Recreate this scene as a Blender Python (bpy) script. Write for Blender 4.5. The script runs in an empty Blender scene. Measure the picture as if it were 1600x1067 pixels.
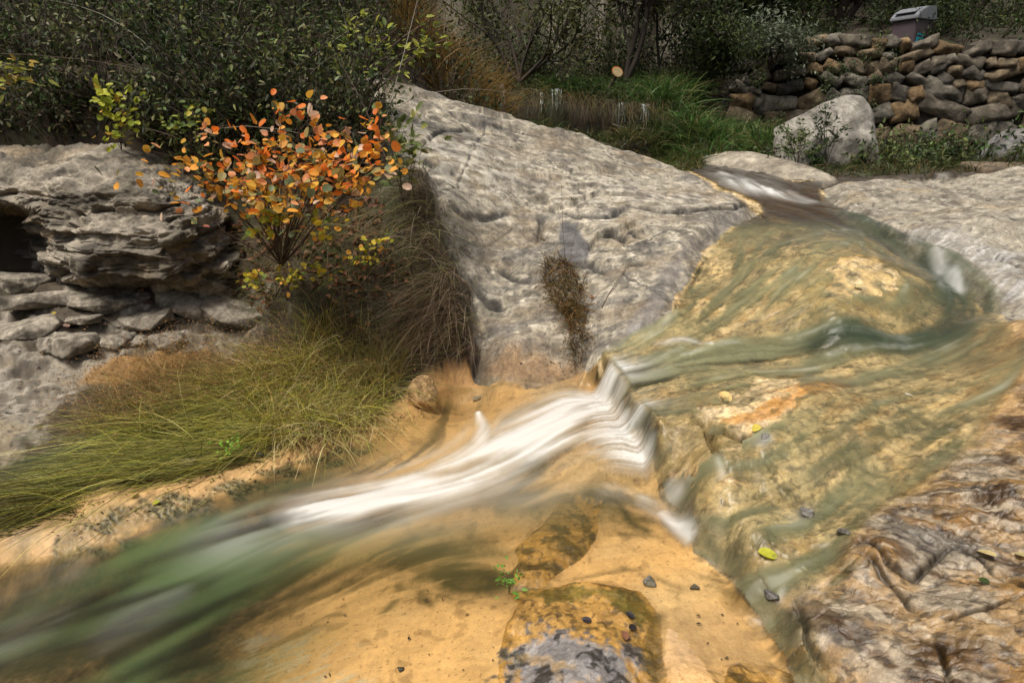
import bpy, math, random
import numpy as np
R = math.radians
rng = np.random.RandomState(11)
random.seed(5)
scene = bpy.context.scene
COL = scene.collection

# ---------------------------------------------------------------- camera, sky, sun, exposure
CAMZ, FPX, PITCH = 1.6, 978.0, R(18.8)
cam_d = bpy.data.cameras.new('camera')
cam_d.lens = 22.0; cam_d.sensor_width = 36.0; cam_d.clip_end = 400; cam_d.clip_start = 0.05
cam = bpy.data.objects.new('camera', cam_d); COL.objects.link(cam)
cam.location = (0, 0, CAMZ); cam.rotation_euler = (R(90) - PITCH, 0, 0)
scene.camera = cam
SUN_EL, SUN_AZ = R(66), R(222)      # azimuth clockwise from +Y
world = bpy.data.worlds.new('World'); scene.world = world; world.use_nodes = True
wn = world.node_tree.nodes; bg = wn['Background']
sky = wn.new('ShaderNodeTexSky'); sky.sky_type = 'NISHITA'; sky.sun_disc = False
sky.sun_elevation = SUN_EL; sky.sun_rotation = SUN_AZ; sky.air_density = 1.0; sky.dust_density = 4.0; sky.ozone_density = 0.6
cloud = wn.new('ShaderNodeVectorMath'); cloud.operation = 'MULTIPLY'; cloud.inputs[1].default_value = (1.08, 1.0, .88)   # thin white cloud over the blue
world.node_tree.links.new(sky.outputs[0], cloud.inputs[0]); world.node_tree.links.new(cloud.outputs[0], bg.inputs[0]); bg.inputs[1].default_value = 0.075
sun_d = bpy.data.lights.new('sun', 'SUN'); sun_d.energy = 2.9; sun_d.angle = R(22); sun_d.color = (1, .955, .88)
sun = bpy.data.objects.new('sun', sun_d); COL.objects.link(sun)
sun.rotation_euler = (R(90) - SUN_EL, 0, -SUN_AZ + math.pi)
scene.view_settings.view_transform = 'Standard'; scene.view_settings.look = 'None'
scene.view_settings.exposure = 0.5; scene.view_settings.gamma = 1.0
scene.cycles.max_bounces = 6; scene.cycles.transparent_max_bounces = 12
scene.cycles.use_denoising = True; scene.cycles.caustics_reflective = False; scene.cycles.caustics_refractive = False

# ---------------------------------------------------------------- helpers: measuring the place
CP, SP = math.cos(PITCH), math.sin(PITCH)
def ray(u, v):
    a = (u - 800) / FPX; b = -(v - 533.5) / FPX
    return np.array([a, CP + b * SP, -SP + b * CP])
def P(u, v, z=None, y=None):
    d = ray(u, v)
    t = (z - CAMZ) / d[2] if y is None else y / d[1]
    return np.array([d[0] * t, d[1] * t, CAMZ + d[2] * t])
def pts(L):
    out = []
    for q in L:
        if q[0] == 'w': out.append(np.array(q[1:], float))
        elif len(q) == 4: out.append(P(q[0], q[1], y=q[3]))
        else: out.append(P(q[0], q[1], z=q[2]))
    return np.array(out)

def tps(L, lam=1e-4):
    c = L if isinstance(L, np.ndarray) else pts(L)
    q = np.c_[np.arctan2(c[:, 0], c[:, 1]), np.log(np.hypot(c[:, 0], c[:, 1]))]
    n = len(q)
    d2 = ((q[:, None] - q[None]) ** 2).sum(-1)
    K = .5 * d2 * np.log(d2 + 1e-12) + lam * np.eye(n)
    A = np.zeros((n + 3, n + 3)); A[:n, :n] = K; A[:n, n] = 1; A[:n, n + 1:] = q; A[n, :n] = 1; A[n + 1:, :n] = q.T
    w = np.linalg.solve(A, np.r_[c[:, 2], 0, 0, 0])
    def f(x, y):
        t = np.arctan2(x, y); l = np.log(np.hypot(x, y) + 1e-9)
        z = w[n] + w[n + 1] * t + w[n + 2] * l
        for i in range(n):
            d = (t - q[i, 0]) ** 2 + (l - q[i, 1]) ** 2
            z = z + w[i] * .5 * d * np.log(d + 1e-12)
        return z
    return f

_perm = np.random.RandomState(3).permutation(4096).astype(np.int64)
_g2 = np.random.RandomState(4).rand(4096) * 2 * np.pi
_g2x, _g2y = np.cos(_g2), np.sin(_g2)
_g3 = np.random.RandomState(5).randn(4096, 3); _g3 /= np.linalg.norm(_g3, axis=1)[:, None]
def perlin(x, y, seed=0):
    x = np.asarray(x, float) + seed * 17.37; y = np.asarray(y, float) - seed * 9.71
    xi = np.floor(x).astype(np.int64); yi = np.floor(y).astype(np.int64)
    xf = x - xi; yf = y - yi
    u = xf * xf * xf * (xf * (xf * 6 - 15) + 10); v = yf * yf * yf * (yf * (yf * 6 - 15) + 10)
    def g(i, j, a, b):
        h = _perm[(_perm[i & 4095] + j) & 4095]
        return _g2x[h] * a + _g2y[h] * b
    n0 = g(xi, yi, xf, yf); n1 = g(xi + 1, yi, xf - 1, yf)
    n2 = g(xi, yi + 1, xf, yf - 1); n3 = g(xi + 1, yi + 1, xf - 1, yf - 1)
    a = n0 + u * (n1 - n0); b = n2 + u * (n3 - n2)
    return (a + v * (b - a)) * 1.5
def perlin3(p, seed=0):
    p = np.asarray(p, float) + seed * 7.13
    i = np.floor(p).astype(np.int64); f = p - i
    w = f * f * f * (f * (f * 6 - 15) + 10)
    r = 0
    for dx in (0, 1):
        for dy in (0, 1):
            for dz in (0, 1):
                h = _perm[(_perm[(_perm[(i[..., 0] + dx) & 4095] + i[..., 1] + dy) & 4095] + i[..., 2] + dz) & 4095]
                g = _g3[h]
                d = g[..., 0] * (f[..., 0] - dx) + g[..., 1] * (f[..., 1] - dy) + g[..., 2] * (f[..., 2] - dz)
                r = r + d * (w[..., 0] if dx else 1 - w[..., 0]) * (w[..., 1] if dy else 1 - w[..., 1]) * (w[..., 2] if dz else 1 - w[..., 2])
    return r * 1.4
def fbm(x, y, o=4, seed=0, gain=.5):
    r = 0; a = 1
    for k in range(o):
        r = r + a * perlin(x, y, seed + k * 3); x = x * 2.03; y = y * 2.03; a *= gain
    return r
def fbm3(p, o=4, seed=0, gain=.5):
    r = 0; a = 1
    for k in range(o):
        r = r + a * perlin3(p, seed + k * 3); p = p * 2.03; a *= gain
    return r
def sstep(a, b, x):
    t = np.clip((x - a) / (b - a), 0, 1); return t * t * (3 - 2 * t)
def lerp(a, b, t): return a + (b - a) * t

def sdpoly(x, y, poly):
    """signed distance in plan, positive inside"""
    d = np.full(x.shape, 1e9); ins = np.zeros(x.shape, bool)
    n = len(poly)
    for i in range(n):
        ax, ay = poly[i][:2]; bx, by = poly[(i + 1) % n][:2]
        ex, ey = bx - ax, by - ay
        t = np.clip(((x - ax) * ex + (y - ay) * ey) / (ex * ex + ey * ey + 1e-12), 0, 1)
        d = np.minimum(d, (x - ax - t * ex) ** 2 + (y - ay - t * ey) ** 2)
        c = (ay > y) != (by > y)
        with np.errstate(divide='ignore', invalid='ignore'):
            ins ^= c & (x < ex * (y - ay) / (ey if ey else 1e-12) + ax)
    d = np.sqrt(d)
    return np.where(ins, d, -d)
def dline(x, y, L, rad=None):
    """distance in plan to a polyline; with rad (per point) the distance divided by the local radius; also the place along it"""
    best = np.full(x.shape, 1e9); par = np.zeros(x.shape)
    for i in range(len(L) - 1):
        ax, ay = L[i][:2]; bx, by = L[i + 1][:2]
        ex, ey = bx - ax, by - ay
        t = np.clip(((x - ax) * ex + (y - ay) * ey) / (ex * ex + ey * ey + 1e-12), 0, 1)
        d = np.hypot(x - ax - t * ex, y - ay - t * ey)
        if rad is not None: d = d / lerp(rad[i], rad[i + 1], t)
        m = d < best
        best = np.where(m, d, best); par = np.where(m, i + t, par)
    return best, par

# ---------------------------------------------------------------- helpers: meshes, objects, materials
def mesh_obj(name, V, Fq, mat, parent=None, cols=None, attrs=None, smooth=True, uv=None):
    V = np.asarray(V, np.float32).reshape(-1, 3)
    me = bpy.data.meshes.new(name)
    if isinstance(Fq, np.ndarray):
        n, k = Fq.shape
        me.vertices.add(len(V)); me.vertices.foreach_set('co', V.ravel())
        me.loops.add(n * k); me.loops.foreach_set('vertex_index', Fq.astype(np.int32).ravel())
        me.polygons.add(n); me.polygons.foreach_set('loop_start', (np.arange(n) * k).astype(np.int32))
        me.update(calc_edges=True)
    else:
        me.from_pydata(V.tolist(), [], Fq); me.update()
    if smooth: me.polygons.foreach_set('use_smooth', np.ones(len(me.polygons), bool))
    if cols is not None:
        a = me.color_attributes.new('Col', 'FLOAT_COLOR', 'POINT')
        c = np.ones((len(V), 4), np.float32); c[:, :3] = cols
        a.data.foreach_set('color', c.ravel())
    for k, val in (attrs or {}).items():
        a = me.attributes.new(k, 'FLOAT', 'POINT'); a.data.foreach_set('value', np.asarray(val, np.float32))
    me.validate()
    o = bpy.data.objects.new(name, me); COL.objects.link(o)
    if mat: me.materials.append(mat)
    if parent: o.parent = parent; o.matrix_parent_inverse.identity(); o.location = -parent.location
    return o
def tag(o, label=None, cat=None, group=None, kind=None):
    if label:
        o['label'] = label; o['kind'] = 'thing'
    if cat: o['category'] = cat
    if group: o['group'] = group
    if kind: o['kind'] = kind
    return o
def empty(name, loc):
    o = bpy.data.objects.new(name, None); COL.objects.link(o); o.location = [float(q) for q in loc]; o.empty_display_size = .1
    return o

def new_mat(name):
    m = bpy.data.materials.new(name); m.use_nodes = True
    nt = m.node_tree; nt.nodes.clear()
    out = nt.nodes.new('ShaderNodeOutputMaterial')
    return m, nt, out
def nd(nt, t, **kw):
    n = nt.nodes.new(t)
    for k, v in kw.items():
        if k.startswith('i_'):
            n.inputs[k[2:].replace('_', ' ')].default_value = v
        else: setattr(n, k, v)
    return n
def rock_material(name, scale=1.0, bump=.6, spec=.35, speck=.35):
    m, nt, out = new_mat(name); L = nt.links.new
    b = nd(nt, 'ShaderNodeBsdfPrincipled'); L(b.outputs[0], out.inputs[0])
    at = nd(nt, 'ShaderNodeVertexColor', layer_name='Col')
    tc = nd(nt, 'ShaderNodeTexCoord')
    n1 = nd(nt, 'ShaderNodeTexNoise', i_Scale=38 * scale, i_Detail=6, i_Roughness=.7); L(tc.outputs['Object'], n1.inputs['Vector'])
    n2 = nd(nt, 'ShaderNodeTexNoise', i_Scale=190 * scale, i_Detail=3, i_Roughness=.6); L(tc.outputs['Object'], n2.inputs['Vector'])
    mr = nd(nt, 'ShaderNodeMapRange'); mr.inputs[1].default_value = .3; mr.inputs[2].default_value = .7
    mr.inputs[3].default_value = 1 - speck; mr.inputs[4].default_value = 1 + speck; L(n1.outputs[0], mr.inputs[0])
    mr2 = nd(nt, 'ShaderNodeMapRange'); mr2.inputs[1].default_value = .3; mr2.inputs[2].default_value = .7
    mr2.inputs[3].default_value = 1 - speck * .6; mr2.inputs[4].default_value = 1 + speck * .6; L(n2.outputs[0], mr2.inputs[0])
    mu = nd(nt, 'ShaderNodeMath', operation='MULTIPLY'); L(mr.outputs[0], mu.inputs[0]); L(mr2.outputs[0], mu.inputs[1])
    n3 = nd(nt, 'ShaderNodeTexNoise', i_Scale=8 * scale, i_Detail=12, i_Roughness=.74, i_Distortion=.6); L(tc.outputs['Object'], n3.inputs['Vector'])
    mr3 = nd(nt, 'ShaderNodeMapRange'); mr3.inputs[1].default_value = .36; mr3.inputs[2].default_value = .62
    mr3.inputs[3].default_value = 1 - speck * 1.5; mr3.inputs[4].default_value = 1 + speck * .9; L(n3.outputs[0], mr3.inputs[0])
    mu3 = nd(nt, 'ShaderNodeMath', operation='MULTIPLY'); L(mu.outputs[0], mu3.inputs[0]); L(mr3.outputs[0], mu3.inputs[1])
    vm = nd(nt, 'ShaderNodeVectorMath', operation='SCALE'); L(at.outputs[0], vm.inputs[0]); L(mu3.outputs[0], vm.inputs['Scale'])
    L(vm.outputs[0], b.inputs['Base Color'])
    wet = nd(nt, 'ShaderNodeAttribute', attribute_name='wet')
    rr = nd(nt, 'ShaderNodeMapRange'); rr.inputs[3].default_value = .9; rr.inputs[4].default_value = .24; L(wet.outputs['Fac'], rr.inputs[0])
    L(rr.outputs[0], b.inputs['Roughness'])
    b.inputs['Specular IOR Level'].default_value = spec
    cw = nd(nt, 'ShaderNodeMath', operation='MULTIPLY'); cw.inputs[1].default_value = .35; L(wet.outputs['Fac'], cw.inputs[0]); L(cw.outputs[0], b.inputs['Coat Weight']); b.inputs['Coat Roughness'].default_value = .26; b.inputs['Coat IOR'].default_value = 1.4
    ad = nd(nt, 'ShaderNodeMath', operation='ADD'); L(n1.outputs[0], ad.inputs[0]); L(n2.outputs[0], ad.inputs[1])
    ad3 = nd(nt, 'ShaderNodeMath', operation='MULTIPLY_ADD'); L(n3.outputs[0], ad3.inputs[0]); ad3.inputs[1].default_value = 3.; L(ad.outputs[0], ad3.inputs[2])
    bp = nd(nt, 'ShaderNodeBump', i_Strength=bump, i_Distance=.010 / scale); L(ad3.outputs[0], bp.inputs['Height']); L(bp.outputs[0], b.inputs['Normal'])
    return m
def leaf_material(name, transl=.35, rough=.55, var=.25):
    m, nt, out = new_mat(name); L = nt.links.new
    at = nd(nt, 'ShaderNodeVertexColor', layer_name='Col')
    tc = nd(nt, 'ShaderNodeTexCoord')
    n1 = nd(nt, 'ShaderNodeTexNoise', i_Scale=60, i_Detail=3); L(tc.outputs['Object'], n1.inputs['Vector'])
    mr = nd(nt, 'ShaderNodeMapRange'); mr.inputs[3].default_value = 1 - var * 1.6; mr.inputs[4].default_value = 1 + var * 1.6; L(n1.outputs[0], mr.inputs[0])
    vm = nd(nt, 'ShaderNodeVectorMath', operation='SCALE'); L(at.outputs[0], vm.inputs[0]); L(mr.outputs[0], vm.inputs['Scale'])
    b = nd(nt, 'ShaderNodeBsdfPrincipled', i_Roughness=rough); b.inputs['Specular IOR Level'].default_value = .3
    L(vm.outputs[0], b.inputs['Base Color'])
    t = nd(nt, 'ShaderNodeBsdfTranslucent'); L(vm.outputs[0], t.inputs[0])
    mx = nd(nt, 'ShaderNodeMixShader'); mx.inputs[0].default_value = transl
    L(b.outputs[0], mx.inputs[1]); L(t.outputs[0], mx.inputs[2]); L(mx.outputs[0], out.inputs[0])
    return m
def plain_material(name, col, rough=.6, noise=.25, scale=20, metallic=0):
    m, nt, out = new_mat(name); L = nt.links.new
    b = nd(nt, 'ShaderNodeBsdfPrincipled', i_Roughness=rough, i_Metallic=metallic)
    tc = nd(nt, 'ShaderNodeTexCoord'); n1 = nd(nt, 'ShaderNodeTexNoise', i_Scale=scale, i_Detail=5); L(tc.outputs['Object'], n1.inputs['Vector'])
    mr = nd(nt, 'ShaderNodeMapRange'); mr.inputs[3].default_value = 1 - noise; mr.inputs[4].default_value = 1 + noise; L(n1.outputs[0], mr.inputs[0])
    rgb = nd(nt, 'ShaderNodeRGB'); rgb.outputs[0].default_value = (*col, 1)
    vm = nd(nt, 'ShaderNodeVectorMath', operation='SCALE'); L(rgb.outputs[0], vm.inputs[0]); L(mr.outputs[0], vm.inputs['Scale'])
    L(vm.outputs[0], b.inputs['Base Color']); L(b.outputs[0], out.inputs[0])
    bp = nd(nt, 'ShaderNodeBump', i_Strength=.3, i_Distance=.01); L(n1.outputs[0], bp.inputs['Height']); L(bp.outputs[0], b.inputs['Normal'])
    return m
M_ROCK = rock_material('limestone', spec=.45, bump=.34, speck=.30); M_ROCKB = rock_material('far stone', scale=.35, bump=.8)
M_SOIL = rock_material('streambed and soil', bump=.3, speck=.13)
M_LEAF = leaf_material('leaf'); M_GRASS = leaf_material('grass blade', transl=.25, rough=.5)
M_WOOD = leaf_material('bark', transl=.0, rough=.85)

def water_material(name):
    m, nt, out = new_mat(name); L = nt.links.new
    foam = nd(nt, 'ShaderNodeAttribute', attribute_name='foam'); turb = nd(nt, 'ShaderNodeAttribute', attribute_name='turb')
    tint = nd(nt, 'ShaderNodeVertexColor', layer_name='Col')
    tr = nd(nt, 'ShaderNodeBsdfTransparent'); tr.inputs[0].default_value = (.93, .92, .84, 1)
    white = nd(nt, 'ShaderNodeRGB'); white.outputs[0].default_value = (.93, .94, .91, 1)
    mc = nd(nt, 'ShaderNodeMix', data_type='RGBA'); L(foam.outputs['Fac'], mc.inputs[0]); L(tint.outputs[0], mc.inputs[6]); L(white.outputs[0], mc.inputs[7])
    df = nd(nt, 'ShaderNodeBsdfDiffuse'); L(mc.outputs[2], df.inputs[0])
    tl = nd(nt, 'ShaderNodeBsdfTranslucent'); L(mc.outputs[2], tl.inputs[0]); dt = nd(nt, 'ShaderNodeMixShader'); dt.inputs[0].default_value = .42; L(df.outputs[0], dt.inputs[1]); L(tl.outputs[0], dt.inputs[2])
    mx = nd(nt, 'ShaderNodeMath', operation='MAXIMUM'); L(foam.outputs['Fac'], mx.inputs[0]); L(turb.outputs['Fac'], mx.inputs[1])
    m1 = nd(nt, 'ShaderNodeMixShader'); L(mx.outputs[0], m1.inputs[0]); L(tr.outputs[0], m1.inputs[1]); L(dt.outputs[0], m1.inputs[2])
    gl = nd(nt, 'ShaderNodeBsdfGlossy', i_Roughness=.34)
    fr = nd(nt, 'ShaderNodeFresnel', i_IOR=1.33)
    m2 = nd(nt, 'ShaderNodeMixShader'); L(fr.outputs[0], m2.inputs[0]); L(m1.outputs[0], m2.inputs[1]); L(gl.outputs[0], m2.inputs[2])
    L(m2.outputs[0], out.inputs[0])
    return m
M_WATER = water_material('running water')

# ---------------------------------------------------------------- terrain: polar grid about the viewpoint, heights from surveyed points
th_f = np.linspace(R(-56), R(56), 1010)
th = np.r_[np.linspace(R(-180), R(-57), 40), th_f, np.linspace(R(57), R(180), 40)]
rr_ = np.r_[np.linspace(.05, .88, 8), np.exp(np.arange(math.log(.92), math.log(9), .0019)), np.exp(np.linspace(math.log(9.05), math.log(20), 150)), np.exp(np.linspace(math.log(20.5), math.log(140), 50))]
NT, NR = len(th), len(rr_)
TH, RR = np.meshgrid(th, rr_, indexing='ij')
X = (np.sin(TH) * RR).ravel(); Y = (np.cos(TH) * RR).ravel()
RV = RR.ravel()

A_pts = [
 (0,1067,-.16),(200,1000,-.15),(400,1060,-.07),(600,1000,-.005),(700,1060,.02),(0,930,-.14),(250,900,-.14),(400,830,-.10),(600,870,-.06),(750,950,.02),
 (600,760,-.05),(700,690,.0),(650,650,.03),(760,650,.03),(830,625,.10),(900,660,.15),(960,700,.19),(1005,740,.14),(850,780,.04),(1000,790,.09),(930,760,.11),(1050,850,.085),(1130,930,.08),(1180,1040,.06),(900,860,.03),(680,980,.01),
 (0,870,-.02),(100,825,.03),(250,775,.045),(420,715,.05),(560,680,.04),(640,615,.08),(700,595,.10),(800,592,.11),(870,600,.12),(0,760,.10),(150,700,.14),(350,640,.16),(500,590,.2),(600,560,.22),
 (0,690,.2),(60,600,.28),(150,560,.35),(300,520,.42),(0,540,.42),(400,490,.48),(100,500,.5),(200,462,.6),(350,450,.62),(0,440,.66),(-200,600,.3),(-200,450,.66),(-200,900,-.05),
 (470,400,.85),(560,420,.75),(650,470,.55),(690,540,.32),(430,330,1.08),(550,340,1.02),(620,300,1.2),(330,400,.8),
 (0,215,0,4.3),(200,212,0,4.4),(0,100,0,5.2),(200,100,0,5.5),(0,0,0,6.3),(250,0,0,6.6),(400,100,0,5.7),(400,200,0,4.6),(500,50,0,6.6),(580,112,0,6.0),(650,70,0,7.4),(700,105,0,8.2),
 (-300,215,0,4.2),(-300,50,0,5.6),
 (700,150,0,9),(780,200,0,9),(900,215,0,9),(1000,222,0,9),(1100,232,0,9.2),(1200,246,0,8.8),(1290,252,0,9.0),(1400,250,0,10),(1500,250,0,10),(1650,250,0,9.5),(1500,238,0,12.8),(1250,236,0,13),(1000,200,0,12),(1700,240,0,12),
 (780,216,0,7.5),(850,228,0,7.5),(950,250,0,7.4),(720,185,0,7.3),(1050,268,0,7.2),('w',-8,17,6.5),('w',-3,17,4.2),('w',2,17,3.6),('w',6,17,3.2),('w',12,17,3.2),('w',-12,12,7.5),('w',-9,6,5.0),
 ('w',-12,24,12),('w',-3,24,9.5),('w',4,24,9.0),('w',12,24,9.5),('w',22,20,10),('w',20,12,5),('w',0,45,24),('w',-30,35,24),('w',30,35,24),
 ('w',-1.0,.4,-.15),('w',.4,.5,0),('w',-2.4,.8,-.1),
]
D_pts = [
 (938,575,.34),(965,605,.34),(990,640,.33),(1025,685,.32),(1036,720,.24),(1068,780,.185),(1098,850,.15),(1138,880,.13),(1208,970,.11),(1258,1067,.09),
 (1050,570,.38),(1120,590,.41),(1100,640,.40),(1180,640,.44),(1100,720,.35),(1180,760,.30),(1150,530,.46),(1090,500,.52),(1110,440,.64),(1160,400,.76),(1190,355,.86),(1130,480,.58),
 (1230,450,.70),(1300,430,.77),(1300,490,.64),(1230,370,.83),(1310,370,.86),(1390,415,.80),(1430,470,.66),(1380,500,.6),(1250,540,.47),(1400,540,.5),
 (1500,500,.58),(1480,440,.66),(1440,400,.74),(1350,362,.83),(1300,340,.88),(1230,325,.91),(1190,318,.93),(1170,300,1.0),(1150,285,1.05),(1120,268,1.10),(1080,255,1.13),(1060,250,1.14),
 (1560,540,.60),(1600,500,.68),(1650,560,.68),(1540,600,.54),(1250,600,.47),(1330,620,.47),(1430,630,.46),(1480,700,.42),(1350,700,.40),(1270,720,.37),(1300,780,.29),(1380,760,.33),(1130,780,.27),(1160,850,.215),(1180,900,.18),(1250,970,.18),
 (1200,840,.24),(1250,900,.21),(1180,910,.19),(1300,870,.25),(1400,800,.36),(1450,790,.38),(1550,750,.46),(1380,860,.33),(1420,900,.28),(1300,1000,.20),(1400,960,.25),(1500,950,.32),(1580,1050,.3),(1400,1050,.22),(1600,850,.40),(1700,700,.55),(1750,1000,.4),
 (1200,260,0,8.6),(1300,275,0,7.6),('w',4.5,3,.9),('w',4.5,6,1.1),('w',3,1,.6),('w',2,.6,.4),('w',1.0,.6,.1),
]
D_poly = pts([(938,570,.34),(965,605,.34),(990,640,.33),(1025,685,.32),(1030,720,.24),(1058,780,.18),(1084,850,.145),(1128,885,.125),(1198,975,.105),(1248,1067,.085),('w',.86,.9,.1),('w',3,.4,.4),('w',6,2,1),('w',6,8,1),
 (1300,262,0,8.6),(1150,238,0,9.2),(1060,234,0,9.3),('w',1.2,8.3,1),('w',1.2,5.6,1),('w',.75,4.2,.6),(935,548,0,3.5)])
B_pts = [
 (560,105,0,6.0),(620,130,0,5.8),(700,160,0,5.9),(800,190,0,6.05),(900,214,0,6.2),(1000,240,0,6.3),(1060,257,0,6.25),(1110,288,0,5.9),(1160,312,0,5.6),(1187,330,0,5.35),
 (600,190,0,5.1),(640,240,0,4.8),(690,300,0,4.5),(690,400,0,4.2),(735,500,0,4.05),(745,560,0,3.80),(745,592,.09),(830,598,.10),(900,590,.13),(905,545,0,3.55),(945,532,.42),(1050,470,.62),(1100,395,.79),(1145,350,.89),
 (700,200,0,5.5),(800,250,0,5.5),(800,300,0,5.05),(760,400,0,4.5),(800,450,0,4.25),(900,350,0,4.75),(900,280,0,5.5),(1000,320,0,5.2),(1000,430,0,4.05),(1080,340,0,5.1),(850,520,0,3.85),(800,545,0,3.75),(740,250,0,5.1),(880,440,0,4.2),(940,480,0,3.8)]
B_poly = pts([(545,95,0,6.2),(620,128,0,6.0),(700,156,0,6.1),(800,186,0,6.25),(900,210,0,6.4),(1000,236,0,6.45),(1062,254,0,6.35),(1115,286,0,6.0),(1165,310,0,5.65),(1192,329,0,5.35),(1150,352,0,5.1),(1112,375,.82),(1060,440,.68),(1055,470,.62),(1000,505,.52),(945,535,.42),(912,560,0,3.42),(905,590,.13),(870,598,.11),(800,596,.1),(745,592,.09),(735,560,0,3.82),(730,500,0,4.08),(680,410,0,4.25),(680,300,0,4.55),(625,240,0,4.85),(575,180,0,5.2),(520,130,0,5.7)])
F_pts = [(1290,285,0,7.0),(1300,290,0,6.4),(1450,282,0,7.0),(1450,300,0,6.2),(1590,300,0,6.2),(1600,330,0,4.5),(1300,325,0,5.75),(1350,350,0,5.0),(1400,372,0,4.5),(1500,330,0,4.9),(1480,405,0,3.95),(1540,445,0,3.55),(1590,478,0,3.3),(1600,400,0,3.9),(1700,400,0,4.0),(1700,520,0,3.1),(1500,380,0,4.2),('w',5.5,6.4,1.2),('w',5.5,4.5,1.25),('w',4.6,3.0,.95)]
F_poly = pts([(1275,285,0,7.1),(1290,300,0,6.3),(1290,318,0,5.85),(1330,345,0,5.1),(1390,372,0,4.5),(1480,408,0,3.92),(1540,448,0,3.5),(1585,480,0,3.25),(1640,510,0,3.05),('w',3.8,2.6,1),('w',6,3,1),('w',7,6.6,1),(1600,288,0,7.0),(1450,276,0,7.2)])
E_pts = [(805,930,.06),(900,920,.075),(1000,930,.07),(1030,980,.065),(1035,1060,.06),(900,980,.10),(820,1000,.07),(800,1060,.06),(960,1060,.10),(880,1060,.11)]
E_poly = pts([(800,925,.04),(850,918,.05),(940,915,.05),(1000,930,.05),(1032,968,.05),(1030,1000,.05),(1040,1067,.05),(1045,1140,.04),(790,1140,.03),(785,1060,.03),(790,990,.03),(812,945,.04)])
G_pts = [(815,860,.055),(860,800,.06),(940,790,.05),(920,850,.06),(850,920,.05),(800,910,.05)]
G_poly = pts([(805,850,.05),(850,815,.05),(885,775,.05),(945,790,.05),(930,850,.05),(880,890,.05),(850,915,.05),(802,915,.04)])
K_pts = [(1140,1045,.075),(1200,1040,.07),(1235,1065,.07),(1150,1080,.09)]
K_poly = pts([(1128,1050,.05),(1150,1036,.05),(1200,1040,.05),(1238,1062,.05),(1240,1120,.05),(1130,1120,.05)])
T_pts = [(700,140,0,9.6),(780,148,0,9.5),(880,152,0,9.5),(960,163,0,9.4),(1020,175,0,9.3),('w',0,12,2.25),('w',3,12,2.1),('w',2,10,1.95)]
T_poly = pts([(640,130,0,9.7),(700,140,0,9.6),(780,148,0,9.5),(880,150,0,9.5),(960,163,0,9.4),(1020,175,0,9.3),(1050,178,0,10.2),('w',4.2,13.5,2),('w',3.6,22,2),('w',-3,22,2)])
WALL_A, WALL_B = np.array([4.55, 13.3]), np.array([12.6, 11.6])
H_poly = np.array([[4.55,13.35],[12.6,11.65],[16,11.3],[16,24],[4.2,24]])

fA, fD, fB, fF, fE, fG, fT, fK = [tps(q) for q in (A_pts, D_pts, B_pts, F_pts, E_pts, G_pts, T_pts, K_pts)]
LVL = tps([(900,650,.20),(950,690,.235),(1005,735,.18),(930,760,.14),(760,690,.11),(720,740,.08),(850,780,.085),(1000,800,.12),(700,780,.06),(1050,860,.115),(1150,960,.10),(1240,1060,.085),(600,700,.055),(400,800,.02),(200,900,-.02),(0,1000,-.07),(600,1000,.035),(800,1060,.055),(900,950,.07),(0,880,-.03),(830,610,.15)], 1e-2)

zA = np.clip(fA(X, Y), -.4, 60)
back = sstep(R(60), R(110), np.abs(np.arctan2(X, Y)))
zA = lerp(zA, -.1 + .25 * np.clip(RV - 3, 0, 60), back)
big = fbm(X * .9, Y * .9, 4, 21)
zone = np.zeros(X.shape, int)                 # 0 ground, 1 streambed rock, 2 slab, 3 bank slab, 4 foreground stone, 5 mossy block, 6 terrace, 7 little stone
n_edge = fbm(X * 4, Y * 4, 2, 40) * .034 + fbm(X * 14, Y * 14, 2, 42) * .006 + fbm(X * 18, Y * 18, 2, 41) * .003
pool_m = sstep(.16, .02, zA) * (RV < 6) * (1 - back)
zS = zA.copy()                                # smooth skeleton
hill = sstep(.7, 1.5, zA) * (1 - back)
noiseA = lerp(fbm(X * 6, Y * 6, 6, 1, .55) * .02 + fbm(X * 18, Y * 18, 3, 2) * .006, fbm(X * 3, Y * 3, 3, 3) * .006, pool_m) + hill * (fbm(X * 1.1, Y * 1.1, 5, 4) * .18) * sstep(4, 8, RV)
# layered broken limestone low on the left bank
lay = sstep(.22, .34, zA) * sstep(.95, .7, zA) * sstep(-.55, -.9, X) * (RV < 6)
s = zA * 1.0 + .05 * fbm(X * 2.2, Y * 2.2, 3, 6)
st = .055
terr = (np.floor(s / st) + sstep(.55, 1.0, (s / st) % 1)) * st - s
noiseA = noiseA + lay * (terr * .9 + fbm(X * 9, Y * 14, 4, 7) * .02)
z = zA + noiseA

def layer(f, poly, wid, zid, noise, nz=1.0):
    global z, zS
    bb0, bb1 = poly[:, :2].min(0) - .5, poly[:, :2].max(0) + .5
    i = np.where((X > bb0[0]) & (X < bb1[0]) & (Y > bb0[1]) & (Y < bb1[1]))[0]
    sd = sdpoly(X[i], Y[i], poly) + n_edge[i] * nz
    k = sd > -wid
    i, sd = i[k], sd[k]
    m = sstep(-wid, wid, sd)
    h = f(X[i], Y[i])
    z[i] = lerp(z[i], h + noise(X[i], Y[i], h, sd), m)
    zS[i] = lerp(zS[i], h, m)
    zone[i[sd > 0]] = zid
    return i, sd

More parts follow.
